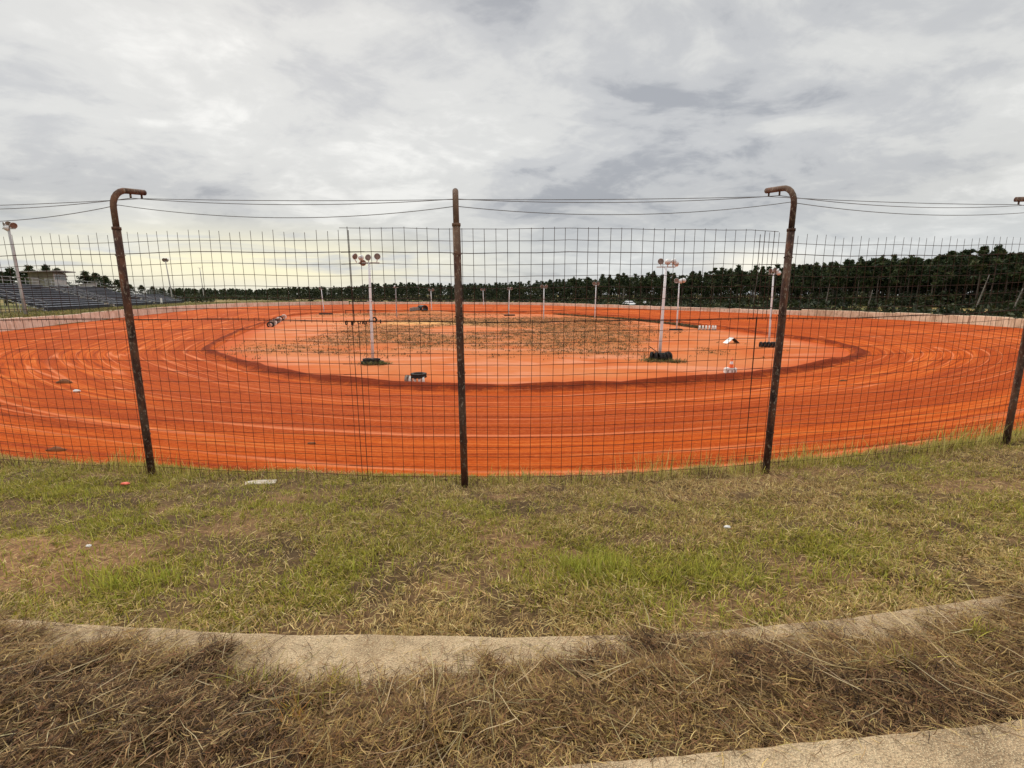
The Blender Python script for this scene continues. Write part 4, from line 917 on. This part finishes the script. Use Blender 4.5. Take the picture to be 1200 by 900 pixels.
# weeds over the infield, at pole feet, along the dark berm
wd = []
def tufts(x, y, z, k, hmin, hmax, pal, spread=0.12, wmin=0.02, wmax=0.05):
    n = len(x) * k; X_ = np.repeat(x, k) + rng.normal(0, spread, n); Y_ = np.repeat(y, k) + rng.normal(0, spread, n); Z_ = np.repeat(z, k)
    wd.append(ribbons(np.stack([X_, Y_, Z_], 1), rng.random(n) * 6.283, np.abs(rng.normal(0.75, 0.4, n)), rng.uniform(hmin, hmax, n), rng.uniform(wmin, wmax, n), rng.uniform(0.1, 0.5, n), pick(pal, n)))
n = 60000; x = rng.uniform(-50, 32, n); y = rng.uniform(32, 136, n); w_ = weedy(x, y); keep = rng.random(n) < w_ * 0.36; x, y = x[keep], y[keep]
tufts(x, y, np.zeros(len(x)) + 0.02, 9, 0.06, 0.26, [(0.10, 0.065, 0.02), (0.15, 0.095, 0.03), (0.075, 0.06, 0.02), (0.22, 0.14, 0.05)], 0.2, 0.03, 0.07)
for px, py, num, sp in [(436, 427, 50, .5), (448, 427, 25, .3), (772, 423, 80, .9), (790, 425, 25, .4), (504, 367, 120, 3.5)]:
    p = at(px, py, 0); xx = p.x + rng.normal(0, sp, num); yy = p.y + rng.normal(0, sp * 0.5, num)
    tufts(xx, yy, np.zeros(num) + (0.02 if px != 504 else 0.5), 9, 0.12, 0.42, [(0.10, 0.105, 0.03), (0.15, 0.15, 0.045), (0.18, 0.13, 0.05)], 0.12)
ts = rng.random(900); pa, pb2 = at(650, 368.5, 0), at(822, 385, 0)
mids = [at(650, 368.5, 0), at(740, 375, 0), at(790, 380.5, 0), at(822, 385, 0)]
xx = np.interp(ts, [0, .45, .75, 1], [p.x for p in mids]) + rng.normal(0, 0.25, 900); yy = np.interp(ts, [0, .45, .75, 1], [p.y for p in mids]) + rng.normal(0, 0.25, 900)
tufts(xx, yy, np.full(900, 0.05), 9, 0.15, 0.6, [(0.07, 0.05, 0.022), (0.10, 0.08, 0.03), (0.13, 0.085, 0.035)], 0.25, 0.04, 0.10)
V, A, B, T = join(wd); o = npmesh('weeds', V, A, B, M['blade'], tint=T); tag(o, 'sparse brown green weeds scattered over the sandy infield', 'weeds', kind='stuff')

# grass on the verges outside the walls
wd = []
n = 26000; t_ = rng.integers(0, NT, n); k_ = 0.012 + rng.random(n) ** 1.5 * 0.10; x = Ot[t_, 0] + (Ot[t_, 0] - ctr[0]) * k_; y = Ot[t_, 1] + (Ot[t_, 1] - ctr[1]) * k_
keep = (y > 30) & (y < 175) & (np.where(x < -30, 1, 0.45) > rng.random(n)); x, y, t_ = x[keep], y[keep], t_[keep]
lv = 1.95 + 0.85 * smooth(-20, -45, Ot[t_, 0]) * (1 - smooth(150, 172, Ot[t_, 1]))
tufts(x, y, lv - 0.03, 7, 0.15, 0.5, [(0.15, 0.15, 0.035), (0.22, 0.19, 0.06), (0.10, 0.11, 0.03), (0.34, 0.25, 0.11)], 0.3, 0.03, 0.09)
V, A, B, T = join(wd); o = npmesh('verge_grass', V, A, B, M['blade'], tint=T); tag(o, 'rough green and tan grass on the verge behind the concrete walls', 'grass', kind='stuff')

# ------------------------------------------------------------------ pines
NEED = np.array([(0.026, 0.042, 0.014), (0.040, 0.058, 0.019), (0.019, 0.031, 0.012), (0.055, 0.072, 0.024), (0.072, 0.080, 0.028)])
def leaf_cloud(centres, rad, per, size):
    n = len(centres) * per; c = np.repeat(centres, per, 0); rr = np.repeat(rad, per)
    d = rng.normal(0, 1, (n, 3)); d /= np.linalg.norm(d, axis=1, keepdims=True); p = c + d * (rr * rng.random(n) ** 0.45)[:, None] * np.array([1, 1, 0.62])
    u = rng.normal(0, 1, (n, 3)); u /= np.linalg.norm(u, axis=1, keepdims=True); v = np.cross(u, rng.normal(0, 1, (n, 3))); v /= np.linalg.norm(v, axis=1, keepdims=True)
    s = rng.uniform(0.55, 1.3, n)[:, None] * size
    V = np.stack([p - u * s, p - v * s * 0.35, p + u * s, p + v * s * 0.35], 1).reshape(-1, 3)
    t = np.repeat(NEED[rng.choice(5, len(centres), p=[.3, .3, .2, .14, .06])], per, 0) * rng.uniform(0.7, 1.35, (n, 1)); return V, np.repeat(t, 4, 0)
def pine_shape(h, crown_from, w, nclump, per, size, seed):
    r_ = np.random.default_rng(seed); z = crown_from + (1 - crown_from) * r_.random(nclump) ** 0.85
    prof = np.sin(np.clip((z - crown_from) / (1 - crown_from), 0, 1) ** 0.8 * math.pi * 0.92 + 0.25).clip(0.12) * (1.12 - 0.35 * (z - crown_from) / (1 - crown_from))
    q = r_.random(nclump) * 6.283; rad = w * prof * np.sqrt(r_.random(nclump)); C = np.stack([rad * np.cos(q), rad * np.sin(q), z * h * 0.97], 1)
    return leaf_cloud(C, r_.uniform(0.45, 1.0, nclump) * min(w, 2.1) * 0.36, per, size), C
def pine(h, cf, w, seed, nclump=44, per=22, size=0.30, bark='bark', trunk_r=0.13):
    r_ = random.Random(seed); bend = r_.uniform(-0.25, 0.25)
    m = MB(); m.tube([(bend * t * t, 0.1 * math.sin(t * 3), h * t * 0.96 - (0.5 if t == 0 else 0)) for t in np.linspace(0, 1, 7)], [trunk_r * (1 - 0.8 * t) for t in np.linspace(0, 1, 7)], 6)
    (V, T), C = pine_shape(h, cf, w, nclump, per, size, seed)
    for cc in C[:14]: m.tube([(bend * (cc[2] / h) ** 2, 0, cc[2] - 0.35), tuple(cc)], [0.05, 0.02], 4)
    return m, V, T
protos = []
for k in range(9):
    h = 10.0; cf = (0.42, 0.48, 0.35, 0.52, 0.40, 0.55, 0.33, 0.46, 0.42)[k]; w = (1.9, 1.6, 2.0, 1.7, 2.1, 1.5, 1.8, 1.9, 1.6)[k]
    protos.append(pine(h, cf, w, 100 + k))
for k in range(3): protos.append(pine(10.0, 0.12, 2.9, 130 + k, 110, 24, 0.30))
proto_mesh = []
LAB_R = 'tall dark green pine in the near part of the wood above the right-hand wall'
LAB_C = 'dark green pine in the distant tree line across the far end of the track'
LAB_L = 'small distant dark pine in the tree line beyond the left end of the track'
def make_pine(k, loc, sc, wsc, rz, label, group):
    if len(proto_mesh) <= k:
        pass
    root = empty('pine_tree', loc, rz); root.scale = (wsc, wsc, sc); tag(root, label, 'pine tree', group)
    if k not in made:
        m, V, T = protos[k]
        tr = m.build('trunk', M['bark'], root); n = len(V) // 4
        cr = npmesh('crown', V, np.arange(n * 4).reshape(-1, 4), None, M['leaf'], root, T); made[k] = (tr, cr)
    else:
        for src in made[k]:
            c_ = src.copy(); col.objects.link(c_); c_.parent = root
    return root
made = {}
prof_x = [180, 200, 250, 300, 350, 400, 440, 480, 540, 600, 640, 700, 760, 800, 850, 890, 920, 960, 1010, 1060, 1120, 1150, 1200, 1290, 1400]
prof_y = [337, 336, 337, 338, 335, 335, 331, 330, 331, 330, 327, 322, 318, 318, 311, 312, 309, 304, 300, 298, 289, 286, 289, 287, 285]
dist_x = [180, 400, 600, 800, 1000, 1200, 1400]; dist_y = [330, 290, 235, 170, 128, 104, 92]
def tree_spot(px, back):
    y = float(np.interp(px, dist_x, dist_y)) + back
    gz_ = 1.95; zt_ = topz(float(np.interp(px, prof_x, prof_y)), y - back * 0.8)
    return atd(px, y, gz_), zt_ - gz_
spots = []
px = 1275.0
while px > 186 and len(spots) < 205:
    y = float(np.interp(px, dist_x, dist_y)); spots.append((px, random.uniform(-2.0, 3.0))); px -= (2.6 if px > 700 else 3.6) * 566 / y * random.uniform(0.55, 1.35) * (1.0 if px > 420 else 1.15)
row2 = [(px + random.uniform(-9, 9), random.uniform(4, 9)) for px in np.linspace(640, 1250, 88)]
allspots = [(a_, b_, 1.0) for a_, b_ in spots] + [(a_, b_, 0.97) for a_, b_ in row2]
for px, back, f_ in allspots:
    loc, h = tree_spot(px, back); h *= random.choice((0.86, 0.91, 0.94, 0.97, 0.99, 1.02)) * f_
    lab, grp = (LAB_R, 'pines above the right-hand wall') if px > 800 else ((LAB_C, 'pines across the far end') if px > 420 else (LAB_L, 'pines beyond the left end'))
    make_pine(random.randrange(9), loc, h / 10.0, h / 10.0 * random.uniform(0.85, 1.25), random.uniform(0, 6.28), lab, grp)
# one taller pine with a pale bare trunk, and a few bare dead trunks at the wood's edge
def bare_trunk(px, y, pyt, label, lean=0.0, crown=False):
    b = atd(px, y, 1.95); H = topz(pyt, y) - 1.95; o = empty('dead_pine' if not crown else 'pine_tree', b); tag(o, label, 'pine tree' if crown else 'dead tree')
    m = MB(); m.tube([(lean * t, 0, H * t - (0.4 if t == 0 else 0)) for t in np.linspace(0, 1, 6)], [0.16 * (1 - 0.6 * t) for t in np.linspace(0, 1, 6)], 7); m.build('trunk', M['palebark'], o, True)
    m = MB()
    for k in range(6):
        z = H * (0.55 + 0.07 * k); q = k * 2.1; m.tube([(lean * z / H, 0, z), (lean * z / H + 0.7 * math.cos(q), 0.7 * math.sin(q), z + 0.25)], [0.04, 0.015], 4)
    m.build('dead_branches', M['palebark'], o)
    if crown:
        (V, T), C = pine_shape(H, 0.72, 1.5, 14, 24, 0.30, 77); npmesh('crown', V, np.arange(len(V)).reshape(-1, 4), None, M['leaf'], o, T)
bare_trunk(882, 138, 308, 'tallest pine left of the right bent post, with a pale bare trunk', 0.9, True)
bare_trunk(1143, 99, 322, 'pale bare leaning trunk at the wood edge far right', 1.6)
bare_trunk(967, 128, 333, 'pale bare trunk at the wood edge right of the bent post', 0.5)
bare_trunk(1187, 97, 338, 'short pale dead trunk nearest the right edge of the wood', 1.2)
bare_trunk(730, 140, 338, 'thin grey dead trunk behind the parked car', 0.1)
bare_trunk(1017, 118, 340, 'thin dead trunk between the bent post and the leaning bare trunk', 0.6)

# the mass of the wood behind, and its undergrowth
VV, TT = [], []; tb = MB()
for i in range(1400):
    px = random.uniform(175, 1300); back = random.uniform(5, 45); loc, h = tree_spot(px, back); h *= random.uniform(0.78, 1.0)
    k = random.randrange(9); cf = 0.35 + 0.2 * random.random(); (V, T), C = pine_shape(h, cf - 0.1, random.uniform(1.6, 2.3) * h / 10, 18, 11, 0.5, 1000 + i)
    VV.append(V + np.array(loc)); TT.append(T); tb.tube([loc, loc + Vector((random.uniform(-.3, .3), 0, h * 0.9))], [0.13, 0.04], 4, False)
V = np.concatenate(VV); T = np.concatenate(TT)
wood = empty('pine_wood', (60, 200, 2)); tag(wood, 'dense mass of dark pines deeper in the wood behind the front trees', 'wood', kind='stuff')
o = npmesh('crowns', V - np.array([60, 200, 2]), np.arange(len(V)).reshape(-1, 4), None, M['leaf'], wood, T); o['kind'] = 'stuff'
tb.v = [(x - 60, y - 200, z - 2) for x, y, z in tb.v]; o = tb.build('trunks', M['bark'], wood); o['kind'] = 'stuff'
C, Rr = [], []
for i in range(3000):
    px = random.uniform(175, 1310); bk = random.uniform(-5, 24); loc, h = tree_spot(px, bk); f_ = random.random() ** 1.3
    C.append(loc + Vector((random.uniform(-1, 1), random.uniform(-1, 1), 0.3 + f_ * h * (0.22 + 0.008 * max(bk, 0))))); Rr.append(random.uniform(0.9, 1.9))
for i in range(2600):
    t_ = random.randrange(NT); k_ = random.uniform(0.025, 0.30); px_, py_ = Ot[t_] + (Ot[t_] - ctr) * k_
    if py_ > 140: k_ *= 1.3
    if py_ < 46 or px_ < -75 or (px_ < -40 and py_ < 140): continue
    C.append(Vector((px_, py_, 1.9 + random.random() ** 1.5 * (0.4 + 5.0 * k_)))); Rr.append(random.uniform(0.5, 1.3))
for i in range(1500):
    px = random.uniform(176, 700); bk = random.uniform(-6, 6); loc, h = tree_spot(px, bk)
    C.append(loc + Vector((random.uniform(-1, 1), random.uniform(-1, 1), random.random() ** 1.1 * h * 0.78))); Rr.append(random.uniform(1.0, 2.2))
for i in range(700):
    px = random.uniform(208, 345); y_ = random.uniform(132 if px < 250 else 185, 300); p_ = atd(px, y_, 2.0 + random.random() ** 1.3 * 2.4)
    C.append(p_); Rr.append(random.uniform(0.8, 1.6))
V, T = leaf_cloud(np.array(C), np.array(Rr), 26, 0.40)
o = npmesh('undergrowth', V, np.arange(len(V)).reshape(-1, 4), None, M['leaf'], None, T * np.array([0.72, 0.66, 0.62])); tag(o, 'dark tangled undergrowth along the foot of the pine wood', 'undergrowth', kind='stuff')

# trees behind the grandstands
for px, y, pyt, w, k, lab in [(8, 96, 318, 1.5, 2, 'rounded dark tree at the left edge behind the benches'), (20, 92, 313, 1.3, 4, 'dark tree just left of the tall grey light pole top bench'), (33, 97, 316, 1.2, 6, 'dark tree right of the tall grey light pole'),
                              (42, 90, 310, 1.1, 4, 'tallest ragged pine left of the press box'), (51, 95, 318, 1.2, 0, 'lower pine between the ragged pine and the press box'), (61, 93, 310, 1.0, 2, 'ragged pine rising behind the press box roof left end'),
                              (74, 100, 314, 1.2, 8, 'pine whose top shows above the press box roof'), (106, 99, 317, 1.4, 4, 'dark tree right of the press box'), (117, 103, 318, 1.4, 6, 'broad dark tree behind the middle grandstand'),
                              (128, 108, 323, 1.3, 2, 'lower dark tree touching the left bent post'), (141, 118, 327, 1.3, 4, 'small tree right behind the left bent post'), (155, 150, 333, 1.4, 0, 'low far tree right of the left bent post'),
                              (168, 160, 334, 1.4, 2, 'low far tree above the far grandstand'), (181, 170, 335, 1.4, 6, 'low far tree behind the small white booth'), (-14, 96, 315, 1.4, 4, 'dark tree cut by the left edge of the photo')]:
    loc = atd(px, y, 2.6); h = topz(pyt, y) - 2.6
    make_pine(9 + k % 3 if k % 3 else 9 + int(px) % 3, loc, h / 10.0, h / 10.0 * w * 0.95, px * 0.7, lab, 'trees behind the grandstands')
